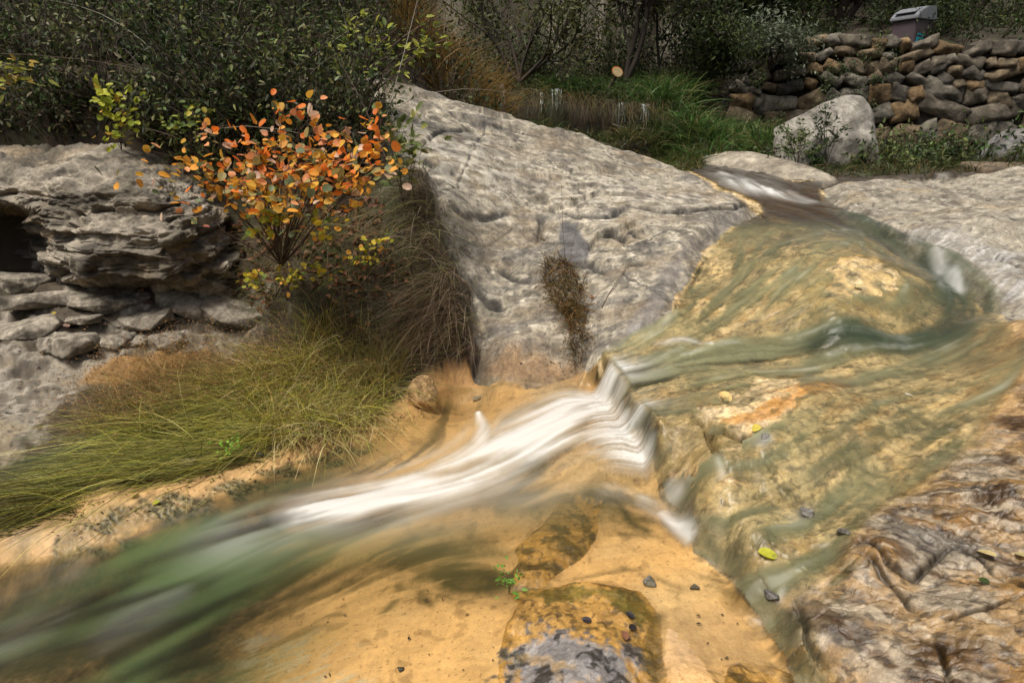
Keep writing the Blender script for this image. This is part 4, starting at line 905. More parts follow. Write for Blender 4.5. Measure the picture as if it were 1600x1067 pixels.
bm_obj('teal_mark', marks, M_MARK, bin_, 0)

# oval disc among the reeds
dp = P(965, 113, y=9.9); M_DISC = plain_material('weathered pale yellow', (.72, .55, .30), .6, .5, 14); M_RIM = plain_material('orange rim', (.55, .20, .05), .6)
disc = empty('oval_disc', dp); disc.rotation_euler = (R(8), R(32), R(4)); tag(disc, 'small tilted oval disc with pale mottled face and orange rim, above the reeds', 'disc')
def cyl(b, r0, d0, sx, n=28):
    a = [b.verts.new((math.cos(t) * r0 * sx, d0[0], math.sin(t) * r0)) for t in np.linspace(0, 2 * math.pi, n, endpoint=False)]
    c = [b.verts.new((math.cos(t) * r0 * sx, d0[1], math.sin(t) * r0)) for t in np.linspace(0, 2 * math.pi, n, endpoint=False)]
    b.faces.new(a[::-1]); b.faces.new(c)
    for k in range(n): b.faces.new((a[k], c[k], c[(k + 1) % n], a[(k + 1) % n]))
bm_obj('rim', lambda b: cyl(b, .068, (0, .04), 1.3), M_RIM, disc, .006); bm_obj('face', lambda b: cyl(b, .058, (-.010, 0), 1.3), M_DISC, disc, .003)
pst = Geo(); pp_ = np.linspace([.02, .06, -.05], [.05, .08, -.75], 5)[None]; pst.tubes(pp_, .025, .03, np.array([.06, .045, .03])); po = pst.build('post', M_WOOD); po.parent = disc

# ---------------------------------------------------------------- trickles over the weedy weir
M_FALL = plain_material('falling white water', (.42, .45, .44), .4, .3, 12)
for u, v0, v1, w_, lab in ((783,148,168,.10,'thin white trickle at the far left of the weedy weir'), (868,150,188,.16,'widest white trickle in the middle of the weedy weir'), (845,152,180,.04,'thread of falling water just left of the widest trickle'), (970,168,192,.07,'short narrow trickle right of the brown grass at the weir'), (1006,170,196,.12,'broad short trickle at the right end of the weedy weir')):
    a = hit(u, v0 - 3); b = hit(u, v1 + 4); a[1] = b[1] = b[1] - .06; a[0] = b[0]; gt = Geo(); n = int(4 + w_ * 70)
    x0 = a[0] + rng.uniform(-.5, .5, n) * w_; t = np.linspace(0, 1, 7)[None, :, None]
    pa = np.stack([x0, np.full(n, a[1] + .10), np.full(n, a[2] + .02)], 1)[:, None]; pb_ = np.stack([x0 + rng.uniform(-.02, .02, n), rng.uniform(-.03, .03, n) + b[1], b[2] + rng.uniform(-.02, .12, n)], 1)[:, None]
    path = pa * (1 - t) + pb_ * t; path[:, :, 2] = a[2] + .02 - (a[2] + .02 - pb_[:, :, 2]) * (t[:, :, 0] ** 2)
    gt.tubes(path, .0025, .0045, np.array([.6, .63, .62])); tag(gt.build('water_trickle', M_FALL), lab, 'waterfall', 'trickles over the weedy weir')
gt = Geo(); q = hits([(957, 206), (980, 205), (1002, 208), (1024, 207)]); gt.tubes(q[None] + [0, 0, .02], .018, .012, np.array([.30, .26, .20]), 6); tag(gt.build('pale_log', M_WOOD), 'pale broken stick lying below the right hand trickles', 'log')

# ---------------------------------------------------------------- grass on the near left bank
GREEN = [(.50, .45, .07), (.36, .37, .06), (.62, .54, .16), (.20, .23, .05), (.70, .60, .30), (.40, .26, .09), (.54, .47, .09)]
def scatter(poly, n, wide=.0):
    q = hits(poly); b0, b1 = q[:, :2].min(0), q[:, :2].max(0); out = []
    while sum(map(len, out)) < n:
        c = rng.uniform(b0, b1, (n * 2, 2)); out.append(c[sdpoly(c[:, 0], c[:, 1], q) > 0])
    c = np.concatenate(out)[:n]; return np.c_[c, gz(c[:, 0], c[:, 1])]
def clumped(poly, nc, per, rad=.035):
    c = np.repeat(scatter(poly, nc), per, 0); c[:, :2] += rng.randn(len(c), 2) * rad; c[:, 2] = gz(c[:, 0], c[:, 1]); return c
def clump_grass(Gg, poly, nc, per, lmin, lmax, lean, fan, droop, cols, w=(.002, .0045), rad=.03):
    c = np.repeat(scatter(poly, nc), per, 0); n = len(c); off = rng.randn(n, 2) * rad; k = np.repeat(rng.uniform(.55, 1.15, nc), per); ln = np.repeat(rng.randn(nc, 2) * .35, per, 0)
    c[:, :2] += off; c[:, 2] = gz(c[:, 0], c[:, 1])
    d = np.c_[off / rad * fan + ln + np.array(lean), np.ones(n)] + rng.randn(n, 3) * .12
    be = np.c_[d[:, :2] * .4 + rng.randn(n, 2) * .1, -rnd(n, droop * .3, droop)]
    c0 = pick(n, *cols, var=.25) * np.repeat(rng.uniform(.7, 1.25, (nc, 1)), per, 0)
    return Gg.blades(c, d, rnd(n, lmin, lmax) * k, rnd(n, *w), be, c0 * .6, c0 * 1.15, K=6)
def tuft_grass(Gg, c, lmin, lmax, lean, spread, droop, cols, w=(.002, .0045), tip=None):
    n = len(c); d = rng.randn(n, 3) * spread + np.array([lean[0], lean[1], 1.0]); L = rnd(n, lmin, lmax)
    be = np.c_[d[:, :2] * .35 + rng.randn(n, 2) * .12, -rnd(n, droop * .5, droop)]
    c0 = pick(n, *cols, var=.3); return Gg.blades(c, d, L, rnd(n, *w), be, c0 * .75, c0 * 1.15 if tip is None else tip)
gb = Geo()
clump_grass(gb, [(420,600),(520,560),(620,570),(615,620),(590,650),(520,680),(430,680)], 40, 16, .25, .5, (-.1, -.35), .6, 1.1, [(.60, .50, .22), (.50, .46, .14), (.34, .36, .08)], (.003, .006))
clump_grass(gb, [(400,590),(470,530),(560,520),(630,560),(625,615),(590,655),(520,690),(420,690),(380,640)], 170, 22, .22, .46, (-.1, -.12), .32, .7, GREEN)
tuft_grass(gb, scatter([(560,560),(630,540),(630,590),(600,630),(560,640)], 400), .35, .58, (-.1, -.1), .3, .45, [(.34, .30, .10), (.40, .34, .16), (.22, .22, .05)])
tuft_grass(gb, scatter([(430,660),(520,650),(600,630),(590,665),(520,700),(430,705)], 700), .18, .36, (.0, -.5), .4, 1.0, [(.62, .52, .26), (.40, .34, .12), (.18, .10, .04)], (.003, .006))
sh = scatter([(120,690),(180,610),(280,565),(440,545),(560,520),(640,560),(600,640),(420,650),(250,670)], 1500)   # rusty seed heads above the blades
n_ = len(sh); hd_ = tuft_grass(gb, sh, .22, .46, (-.35, -.1), .4, .35, [(.34, .24, .09), (.40, .30, .12)], (.001, .002))
for q_ in range(5):
    cc_ = hd_[:, 4 if q_ < 3 else 3] + rng.randn(n_, 3) * .012
    gb.leaves(cc_, rng.randn(n_, 3), rng.randn(n_, 3), rnd(n_, .008, .02), rnd(n_, .002, .005), pick(n_, (.34, .17, .06), (.45, .27, .10), (.22, .11, .05)))
tag(gb.build('grass', M_GRASS), kind='stuff')
gm = Geo()
mat_ = [(150,745),(240,670),(320,615),(400,570),(480,600),(460,690),(380,720),(250,750),(120,800),(40,800)]
clump_grass(gm, mat_, 130, 20, .25, .55, (-1.1, -.5), .45, .75, GREEN[:4] + [(.10, .10, .03)])
tuft_grass(gm, scatter([(130,690),(180,615),(280,570),(430,545),(430,610),(250,660)], 1800), .14, .34, (-.3, -.1), .7, .5, [(.36, .21, .08), (.46, .29, .12), (.30, .25, .08), (.20, .12, .05)], (.0015, .003))
tuft_grass(gm, scatter([(-80,800),(40,760),(130,760),(120,800),(20,840),(-80,850)], 900), .1, .35, (-1.3, -.5), .5, .4, [(.12, .09, .03), (.16, .15, .04), (.07, .05, .02)])
tuft_grass(gm, scatter([(200,740),(330,700),(430,690),(440,715),(300,755)], 450), .3, .5, (-1.9, -.9), .25, .35, [(.30, .27, .08), (.22, .22, .06)])
tag(gm.build('matted_grass', M_GRASS), kind='stuff')
gd_ = Geo()
tuft_grass(gd_, scatter([(640,480),(700,420),(725,480),(735,530),(690,540),(640,540)], 1000), .15, .42, (-.5, -.7), .55, 1.0, [(.24, .16, .10), (.36, .27, .18), (.13, .085, .05), (.18, .16, .06)], (.002, .0045))
tuft_grass(gd_, scatter([(620,330),(700,320),(720,400),(690,430),(630,430)], 420), .2, .5, (-.2, -.4), .6, .9, [(.34, .28, .19), (.16, .12, .07), (.16, .17, .05), (.10, .12, .04)], (.002, .004))
edge_ = hits([(628,262),(660,300),(672,350),(676,400),(700,450),(722,490),(730,540),(736,575)]); k_ = rng.randint(0, 7, 900); f_ = rng.rand(900, 1)
ed = edge_[k_] * (1 - f_) + edge_[k_ + 1] * f_ + rng.randn(900, 3) * [.07, .05, .02] + [-.03, -.02, .03]; ed[:, 2] = np.maximum(ed[:, 2], gz(ed[:, 0], ed[:, 1])) + .01
tuft_grass(gd_, ed, .10, .34, (-.55, -.55), .6, .9, [(.26, .19, .13), (.38, .30, .21), (.13, .09, .055), (.20, .19, .07), (.09, .075, .04)], (.0025, .005))
tag(gd_.build('dry_grass', M_GRASS), 'brown tangle of dead grass hanging along the left foot of the pale slab', 'dry grass')
ul = Geo(); c = scatter([(330,420),(420,330),(560,300),(640,420),(660,520),(560,530),(420,480),(360,460)], 900)
ul.leaves(c + [0, 0, .012], rng.randn(900, 3) * [1, 1, .3], rng.randn(900, 3) * .5 + [0, -.4, 1], rnd(900, .03, .06), rnd(900, .025, .045), pick(900, (.16, .07, .04), (.24, .10, .05), (.10, .06, .04), (.30, .15, .08)), 'lance', .3)
tag(ul.build('leaf_litter', M_LEAF), kind='stuff')
gs = Geo(); tuft_grass(gs, scatter([(360,470),(430,330),(640,300),(660,500),(560,540),(430,510)], 3000), .12, .40, (-.1, -.15), .7, .6, [(.14, .14, .05), (.22, .16, .08), (.09, .11, .035), (.30, .24, .14), (.18, .20, .05)], (.0015, .003)); tag(gs.build('straggling_grass', M_GRASS), kind='stuff')

# dry tuft in the crevice of the slab
ct = Geo(); base = np.vstack([scatter([(850,400),(885,405),(912,445),(905,490),(880,500),(850,455)], 760), scatter([(872,480),(912,470),(918,520),(908,572),(895,572),(888,520)], 340)]) + [0, -.01, 0]
mid = tuft_grass(ct, base, .06, .18, (-.05, -.8), .7, .5, [(.20, .11, .04), (.12, .10, .03), (.28, .17, .07), (.06, .045, .02)], (.003, .006))
ct.leaves(mid[:, 3], rng.randn(1100, 3), rng.randn(1100, 3), rnd(1100, .010, .022), .008, pick(1100, (.20, .10, .03), (.13, .11, .03)))
for u0, v0, u1, v1 in ((882,430,876,290), (885,450,905,330), (905,480,885,560), (912,500,900,590), (920,480,985,410)):
    a, b = hit(u0, v0) + [0, -.03, .02], P(u1, v1, y=hit(u0, v0)[1] - .15); ct.tubes(np.linspace(a, b, 5)[None] + rng.randn(1, 5, 3) * .008, .002, .001, np.array([.20, .14, .06]), 3)
tag(ct.build('dry_tuft', M_GRASS), 'rust brown dry tuft growing from a crevice in the pale slab', 'dry tuft')
for u, v, n, s, lab in ((895,315,60,.05,'tiny dark dry tuft in a hollow high on the pale slab'), (850,375,60,.05,'tiny brown tuft directly above the rusty crevice tuft')):
    t_ = Geo(); p = hit(u, v); tuft_grass(t_, p + rng.randn(n, 3) * [.018, .014, .0], s * .6, s * 1.4, (0, -.4), .8, .5, [(.12, .08, .04), (.08, .07, .03)], (.0015, .003)); tag(t_.build('dry_tuft', M_GRASS), lab, 'dry tuft')

db = Geo(); c = np.vstack([scatter([(450,960),(640,900),(780,960),(780,1066),(480,1066)], 16), scatter([(60,800),(300,750),(560,680),(640,640),(700,640),(600,700),(300,790),(100,860)], 260), scatter([(1040,960),(1130,950),(1220,1050),(1060,1060)], 8), scatter([(0,500),(400,460),(420,520),(120,600),(0,680)], 320), scatter([(740,570),(900,560),(900,590),(750,592)], 60)]); n = len(c)
db.leaves(c + [0, 0, .006], rng.randn(n, 3) * [1, 1, .15], np.array([[0, 0, 1.]]) + rng.randn(n, 3) * .3, rnd(n, .006, .022), rnd(n, .003, .009), pick(n, (.05, .035, .02), (.10, .07, .04), (.16, .11, .06), (.03, .025, .02)), 'diamond', .5)
tag(db.build('debris', M_WOOD), kind='stuff')
# ---------------------------------------------------------------- smoke bush with orange leaves
BARK = np.array([.09, .065, .05])
def branchy(st, base, tips, r0, bow=.12, K=9, seed=0):
    r = np.random.RandomState(seed); out = []
    for tp in tips:
        L = np.linalg.norm(tp - base); t = np.linspace(0, 1, K)[:, None]
        path = base * (1 - t) + tp * t + np.sin(t * math.pi) * (np.array([0, 0, bow * L]) + r.randn(3) * .05 * L) + r.randn(K, 3) * .008 * L * np.sin(t * math.pi)
        st.tubes(path[None], r0 * r.uniform(.7, 1), r0 * .25, BARK * r.uniform(.7, 1.3)); out.append(path)
    return out
def shrub(name, label, cat, base, tips, leaf, cols, per, r0, kind='round', seed=0, part=.55, spreadn=.05, group=None, up=.7, bow=.12, twigs=2):
    root = empty(name, base); tag(root, label, cat, group); st, lv = Geo(), Geo(); r = np.random.RandomState(seed)
    paths = branchy(st, np.array(base), tips, r0, bow, seed=seed); zmin, zmax = min(p[-1][2] for p in paths), max(p[-1][2] for p in paths)
    cs, ds, ns, cl, ls = [], [], [], [], []
    for p in paths:
        ax = unit(p[-1] - p[len(p) // 2])
        segs = [p]
        for _ in range(twigs):
            k = r.randint(4, len(p) - 1); q = p[k] + (ax * .6 + r.randn(3) * [.6, .6, .45]) * .14 * (leaf / .055) ; tw = np.linspace(p[k], q, 4); st.tubes(tw[None], r0 * .3, r0 * .15, BARK, 3); segs.append(tw)
        for sg in segs:
            m = per if sg is p else max(3, per // 2)
            for _ in range(m):
                t = r.uniform(1 - part, 1.0) if sg is p else r.uniform(.3, 1.05)
                f = t * (len(sg) - 1); k = min(int(f), len(sg) - 2); c = sg[k] + (sg[k + 1] - sg[k]) * (f - k)
                d = unit(ax * .5 + r.randn(3) * [.9, .9, .5]); c = c + r.randn(3) * spreadn * .35 + d * leaf * .3
                cs.append(c); ds.append(d); ns.append(r.randn(3) * .55 + [0, -.3, up])
                hgt = np.clip((c[2] - zmin) / (zmax - zmin + 1e-6), 0, 1); w = np.array([q[1](hgt) for q in cols]).clip(0.001); cl.append(np.array(cols[r.choice(len(cols), p=w / w.sum())][0]) * r.uniform(.75, 1.2)); ls.append(leaf * r.uniform(.6, 1.2))
    ls = np.array(ls); lv.leaves(np.array(cs), np.array(ds), np.array(ns), ls, ls * (.72 if kind == 'round' else .5), np.clip(np.array(cl), 0, .9), kind, .16)
    st.build('stem', M_WOOD, root); lv.build('leaves', M_LEAF, root); return root
tips_px = [(262,222,3.3),(238,262,3.3),(300,222,3.25),(330,252,3.2),(368,186,3.35),(400,232,3.2),(430,132,3.4),(440,196,3.25),(490,138,3.4),(472,172,3.3),(540,184,3.35),(595,172,3.4),(600,212,3.3),(562,214,3.25),(532,236,3.15),(588,240,3.25),(482,222,3.2),(422,262,3.1),(382,268,3.15),(350,276,3.15),(312,244,3.25),(452,272,3.05),(500,262,3.1),(548,256,3.1),(580,262,3.15),(520,202,3.25),(444,156,3.35),(405,210,3.3),(462,246,3.15),(340,215,3.3),(565,275,3.1),(605,258,3.15),(610,228,3.25),(470,296,3.0),(520,292,3.05),(395,292,3.05),(545,235,3.3),(285,250,3.2),(500,172,3.4),(570,190,3.4)]
tips_px = [(u, v + 14, y) for u, v, y in tips_px]
OR = [((.84, .22, .035), lambda h: .3 + 1.0 * h), ((.84, .36, .16), lambda h: .3 + .8 * h), ((.80, .36, .05), lambda h: .9), ((.72, .42, .06), lambda h: 1 - .7 * h), ((.34, .28, .10), lambda h: .7 - .6 * h), ((.16, .20, .10), lambda h: .5 - .45 * h), ((.72, .52, .38), lambda h: .25)]
shrub('smoke_bush', 'orange leaved smoke bush spreading in front of the dark undergrowth', 'shrub', P(440, 415, y=3.62), np.array([P(u, v, y=y) for u, v, y in tips_px]), .049, OR, 12, .0055, 'round', 7, .5, .10)
YL = [((.62, .48, .04), lambda h: 1.), ((.40, .40, .04), lambda h: .7), ((.70, .34, .05), lambda h: .4), ((.16, .22, .04), lambda h: .4)]
GN = [((.12, .18, .04), lambda h: 1.), ((.26, .30, .05), lambda h: .6), ((.5, .42, .05), lambda h: .35)]
def small(lab, base, tips, y, leaf=.035, cols=YL, per=9, seed=0, kind='round', name='yellow_leaved_shrub', cat='shrub', r0=.003):
    b = hit(*base) if y is None else P(*base, y=y + .1); y = b[1] - .1
    return shrub(name, lab, cat, b, np.array([P(u, v, y=y - .05 * (k % 3)) for k, (u, v) in enumerate(tips)]), leaf, cols, per, r0, kind, seed, .5, .05, None)
small('low yellow leaved shrub at the foot of the orange bush', (430,470), [(385,430),(400,440),(445,425),(455,440),(500,415),(520,425),(470,430)], None, .034, YL, 9, 21)
small('yellow and green sprig hanging beside a dark recess right of the orange bush', (600,410), [(560,395),(570,405),(590,378),(600,372),(545,405),(555,385)], None, .034, YL, 7, 22)
small('bright yellow sprig directly below the orange leaves', (440,400), [(410,350),(425,330),(395,360),(445,325),(420,300),(515,345),(525,352)], 3.3, .040, YL, 7, 23)
small('young yellow green shrub in the dark undergrowth left of the orange bush', (190,235), [(155,145),(165,135),(180,148),(160,168),(215,165),(200,185),(190,210),(180,215)], 4.2, .045, [((.50, .52, .06), lambda h: 1.), ((.28, .34, .04), lambda h: .7), ((.6, .38, .06), lambda h: .25)], 9, 24)
small('small green leaved shrub just left of the orange branches', (300,240), [(260,175),(285,180),(300,190),(310,165),(250,185)], 4.0, .035, GN, 8, 25)
small('seedling with bright green leaves at the foot of the matted grass', (362,718), [(355,695),(365,690),(372,700),(350,705)], None, .018, [((.22, .42, .05), lambda h: 1.)], 3, 26, name='green_seedling', cat='seedling', r0=.0015)
small('thin green seedling in the shallows left of the mossy block', (795,928), [(793,898),(788,915),(800,915),(797,905)], None, .022, [((.16, .34, .05), lambda h: 1.)], 4, 27, 'lance', 'green_seedling', 'seedling', .0012)
small('grey green feathery weed in front of the pale boulder', (1292,255), [(1280,160),(1290,170),(1300,165),(1270,190),(1310,195),(1285,200),(1300,215),(1260,225)], 8.2, .06, [((.06, .09, .04), lambda h: 1.), ((.10, .12, .06), lambda h: .6)], 16, 28, 'lance', 'tall_weed', 'weed', .006)
small('bushy green plant at the left foot of the pale boulder', (1245,262), [(1225,200),(1240,215),(1255,220),(1260,205),(1235,235),(1270,235)], 8.1, .06, [((.08, .12, .04), lambda h: 1.), ((.13, .15, .05), lambda h: .6)], 22, 29, 'lance', 'tall_weed', 'weed', .006)

# sapling with dark stems leaning over the pale slab
small('sapling with dark leaning stems and yellow green leaves over the top of the pale slab', (560,165), [(690,25),(700,60),(655,72),(620,45),(590,20),(560,60),(545,30),(640,100),(680,85),(520,90),(605,90)], 5.2, .065, [((.36, .40, .06), lambda h: .8), ((.14, .19, .05), lambda h: 1.), ((.50, .50, .10), lambda h: .3)], 10, 31, 'lance', 'sapling', 'sapling', .012)
small('sapling leaning from the left edge with yellow brown leaf tips', (-90,190), [(40,120),(10,112),(60,128),(25,130),(-20,110),(30,105)], 3.2, .045, [((.30, .32, .06), lambda h: 1.), ((.42, .30, .07), lambda h: .6)], 9, 32, 'lance', 'sapling', 'sapling', .006)
wp = hit(640, 330); small('slender green bamboo like shoots at the left rim of the pale slab', (632,330), [(625,180),(640,210),(600,190),(650,240),(630,260),(615,230)], 4.1, .075, [((.13, .17, .05), lambda h: 1.), ((.28, .28, .08), lambda h: .5)], 9, 33, 'lance', 'slender_shoots', 'shoots', .004)

OL = [(0.044, 0.052, 0.016), (0.032, 0.042, 0.013), (0.068, 0.070, 0.024), (0.052, 0.048, 0.022)]
# ---------------------------------------------------------------- undergrowth on the left hillside
def hill_anchor(n, t0, t1, j):
    t = rnd(n, R(t0), R(t1)); out = []
    for a in t:
        r = math.exp(rng.uniform(math.log(j[0]), math.log(j[1]))); x, y = math.sin(a) * r, math.cos(a) * r; out.append((x, y, float(gz(x, y))))
    return np.array(out)
M_UNDER = M_LEAF
def undergrowth(name, anchors, leaf, per, cols, hgt, twn=10, tw_col=((.10, .075, .05), (.16, .13, .10), (.06, .045, .03)), kind='lance'):
    Gl = Geo()
    for a in anchors:
        hh = hgt * rng.uniform(.5, 1.3); base_c = np.array(cols[rng.randint(len(cols))]); n = int(per * rng.uniform(.5, 1.4)); rad = hh * rng.uniform(.55, .9)
        d = rdir(twn) * [rad, rad, hh * .7] + [0, -hh * .2, hh * .6]; t = np.linspace(0, 1, 5)[None, :, None]
        path = a + d[:, None] * t + np.array([0, 0, hh * .35]) * np.sin(t * 2.2) + rng.randn(twn, 5, 3) * .02 * hh * 2
        Gl.tubes(path, .003 + .002 * hh, .0012, pick(twn, *tw_col), 3)
        k = rng.randint(0, twn, n); j = rng.randint(1, 5, n); c = path[k, j] + rng.randn(n, 3) * rad * .22
        Gl.leaves(c, rng.randn(n, 3) + [0, 0, -.2], rng.randn(n, 3) * .7 + [0, -.3, .8], rnd(n, .6, 1.25) * leaf, rnd(n, .35, .6) * leaf, np.clip(base_c * rng.uniform(.62, 1.45, (n, 1)) ** 2.2 * rnd((n, 3), .85, 1.15), .004, .8), kind if leaf > .03 else 'diamond')
    return tag(Gl.build(name, M_UNDER), kind='stuff')
DK = [(0.023, 0.040, 0.009), (0.033, 0.052, 0.013), (0.017, 0.031, 0.008), (0.051, 0.067, 0.015), (0.037, 0.040, 0.014), (0.062, 0.079, 0.021)]
anc = np.vstack([hill_anchor(620, -50, -11, (4.25, 8.5)), hill_anchor(260, -50, -13, (4.3, 5.0))]); anc = anc[anc[:, 2] > 1.25]
undergrowth('undergrowth', anc, .046, 110, DK + [(.13, .14, .05), (.16, .15, .09)], .34, 14, ((.13, .10, .075), (.22, .19, .15), (.08, .06, .045)))
anc = np.array([P(rng.uniform(-160, 350), rng.uniform(200, 240), y=rng.uniform(4.42, 4.8)) for _ in range(150)])
undergrowth('undergrowth', anc, .042, 90, DK + [(.13, .14, .05), (.16, .15, .09)], .24, 12, ((.13, .10, .075), (.22, .19, .15), (.08, .06, .045)))
anc = hill_anchor(230, -24, -2, (4.6, 9.5)); sdb = sdpoly(anc[:, 0], anc[:, 1], B_poly); anc = anc[(sdb < -.12) & (anc[:, 2] > 1.2)]
undergrowth('undergrowth', anc, .05, 60, DK + [(.12, .13, .04)], .36, 16)
tw = Geo(); a = hill_anchor(420, -48, -10, (4.2, 7.5)); a = a[a[:, 2] > 1.2]; n = len(a)
tw.blades(a + [0, -.1, .15], rng.randn(n, 3) * [1, .5, .4] + [0, -.3, .9], rnd(n, .4, 1.1), rnd(n, .003, .007), rng.randn(n, 3) * .3 - [0, 0, .4], pick(n, (.16, .13, .10), (.26, .23, .19), (.10, .07, .05)), K=7)
tag(tw.build('dead_twigs', M_WOOD), kind='stuff')

# ---------------------------------------------------------------- behind the slab: reeds, weedy weir, golden grass
def plan_scatter(n, poly):
    poly = np.array(poly); b0, b1 = poly.min(0), poly.max(0); c = rng.uniform(b0, b1, (n * 6, 2)); c = c[sdpoly(c[:, 0], c[:, 1], poly) > 0][:n]; return np.c_[c, gz(c[:, 0], c[:, 1])]
rd = Geo()
tuft_grass(rd, plan_scatter(5200, [(2.2,9.6),(2.5,8.9),(3.6,8.7),(4.1,9.4),(4.6,12),(3.2,12.8),(2.3,11.8)]), .45, 1.0, (-.1, -.15), .35, .7, [(0.050, 0.122, 0.022), (0.079, 0.173, 0.036), (0.115, 0.151, 0.036), (0.036, 0.072, 0.018), (0.158, 0.144, 0.058)], (.010, .022))
tuft_grass(rd, plan_scatter(1500, [(-.6,9.0),(.4,8.9),(1.5,8.8),(2.6,8.6),(2.5,9.0),(1.2,9.4),(-.6,9.3)]), .2, .5, (-.1, -.3), .5, 1.0, [(0.058, 0.072, 0.022), (0.094, 0.079, 0.029), (0.115, 0.079, 0.029)], (.006, .012))
tuft_grass(rd, plan_scatter(2200, [(-1.2,9.3),(2.0,9.2),(2.6,12.5),(-1.5,13)]), .2, .55, (0, -.3), .5, .9, [(0.050, 0.065, 0.018), (0.079, 0.072, 0.025), (0.036, 0.050, 0.014), (0.101, 0.079, 0.032)], (.006, .014))
tuft_grass(rd, plan_scatter(1600, [(2.4,8.7),(3.9,8.0),(5.5,7.4),(8.5,7.2),(9,9.5),(5,10),(3.4,9.6)]), .12, .4, (0, -.2), .6, .8, [(0.043, 0.072, 0.022), (0.072, 0.079, 0.029), (0.036, 0.050, 0.018), (0.108, 0.072, 0.036)], (.006, .012))
tuft_grass(rd, plan_scatter(2600, [(-.1,8.4),(.9,8.2),(2.3,7.9),(2.6,8.8),(2.3,9.25),(1.0,9.2),(0,9.1)]), .18, .42, (-.1, -.2), .45, .8, [(0.072, 0.115, 0.025), (0.115, 0.122, 0.036), (0.050, 0.072, 0.018), (0.173, 0.122, 0.043), (0.036, 0.058, 0.014)], (.006, .013))
tuft_grass(rd, plan_scatter(5200, [(2.9,8.2),(3.3,7.45),(5.2,7.1),(9,6.9),(9.5,8.6),(5,9.2)]), .12, .32, (0, -.25), .6, .8, [(0.065, 0.101, 0.025), (0.094, 0.101, 0.036), (0.043, 0.061, 0.018), (0.144, 0.101, 0.043)], (.006, .012))
tuft_grass(rd, plan_scatter(2600, [(.5,9.75),(2.4,9.65),(2.8,12.5),(.5,12.5)]), .3, .7, (-.1, -.15), .4, .7, [(0.050, 0.108, 0.022), (0.072, 0.137, 0.029), (0.094, 0.108, 0.029), (0.036, 0.065, 0.014)], (.009, .018))
tuft_grass(rd, plan_scatter(900, [(1.9,8.9),(2.5,8.7),(2.6,9.6),(2.0,9.6)]), .3, .7, (-.15, -.2), .4, .7, [(0.058, 0.122, 0.022), (0.086, 0.144, 0.032), (0.101, 0.101, 0.036)], (.009, .018))
tag(rd.build('reeds', M_GRASS), kind='stuff')
gg = Geo(); b_ = plan_scatter(4200, [(-1.25,7.0),(-.35,7.2),(.0,8.4),(-.2,9.2),(-1.5,9)])
tuft_grass(gg, b_, .35, .85, (.05, -.2), .32, .5, [(.26, .155, .04), (.34, .21, .065), (.16, .095, .03), (.20, .16, .045)], (.005, .010))
tag(gg.build('golden_grass', M_GRASS), 'clump of golden brown dry grass behind the top of the pale slab', 'dry grass')
hang = Geo(); n = 1500; u_ = rnd(n, 690, 1040); top = np.array([P(u, np.interp(u, [690, 780, 880, 960, 1040], [143, 150, 153, 166, 178]), y=9.35) for u in u_])
tuft_grass(hang, top + rng.randn(n, 3) * [0, .06, .05], .15, .45, (0, -.8), .4, 1.6, [(.07, .09, .025), (.12, .085, .03), (.045, .04, .02), (.16, .10, .035)], (.004, .010)); tag(hang.build('hanging_weeds', M_GRASS), kind='stuff')
anc = np.vstack([plan_scatter(60, [(4.0,8.0),(9,7.3),(10,9.5),(8,11.2),(4.6,12.4)]), plan_scatter(50, [(2.9,8.4),(4.4,7.7),(9,7.4),(9,8.4),(4.4,8.9)])]); undergrowth('undergrowth', anc, .07, 70, [(.06, .10, .03), (.045, .07, .025), (.09, .11, .035)], .28, 8)
anc = np.array([[*(WALL_A + wt * s_ + wn_ * rng.uniform(.25, .5)), h_] for s_, h_ in [(1.4,2.2),(1.7,2.5),(1.9,2.0),(2.1,2.7),(2.3,2.35),(2.6,2.6),(2.2,1.8),(1.6,1.9),(5.3,2.6),(5.6,2.4),(5.8,2.8),(7.2,2.4),(7.5,2.2),(7.0,2.7),(7.8,2.5),(.2,2.3),(.5,1.6)]]); undergrowth('ivy', anc, .06, 110, [(.05, .075, .03), (.035, .055, .022), (.07, .10, .035)], .36, 8)
anc = plan_scatter(90, [(-3.5,13),(4.2,12.6),(4.2,17),(-3.5,17)]); undergrowth('undergrowth', anc, .075, 80, OL + [(.10, .10, .05)], .6, 10)
anc = plan_scatter(60, [(-2.6,12.4),(4.3,12.3),(4.3,13.6),(-2.6,13.6)]); undergrowth('undergrowth', anc, .08, 170, OL[:3] + DK[:2], .95, 12)
anc = plan_scatter(130, [(4.3,13.8),(12.8,12.1),(15,15),(9,18),(4,18)]); undergrowth('undergrowth', anc, .08, 90, DK[:4], .5, 8)

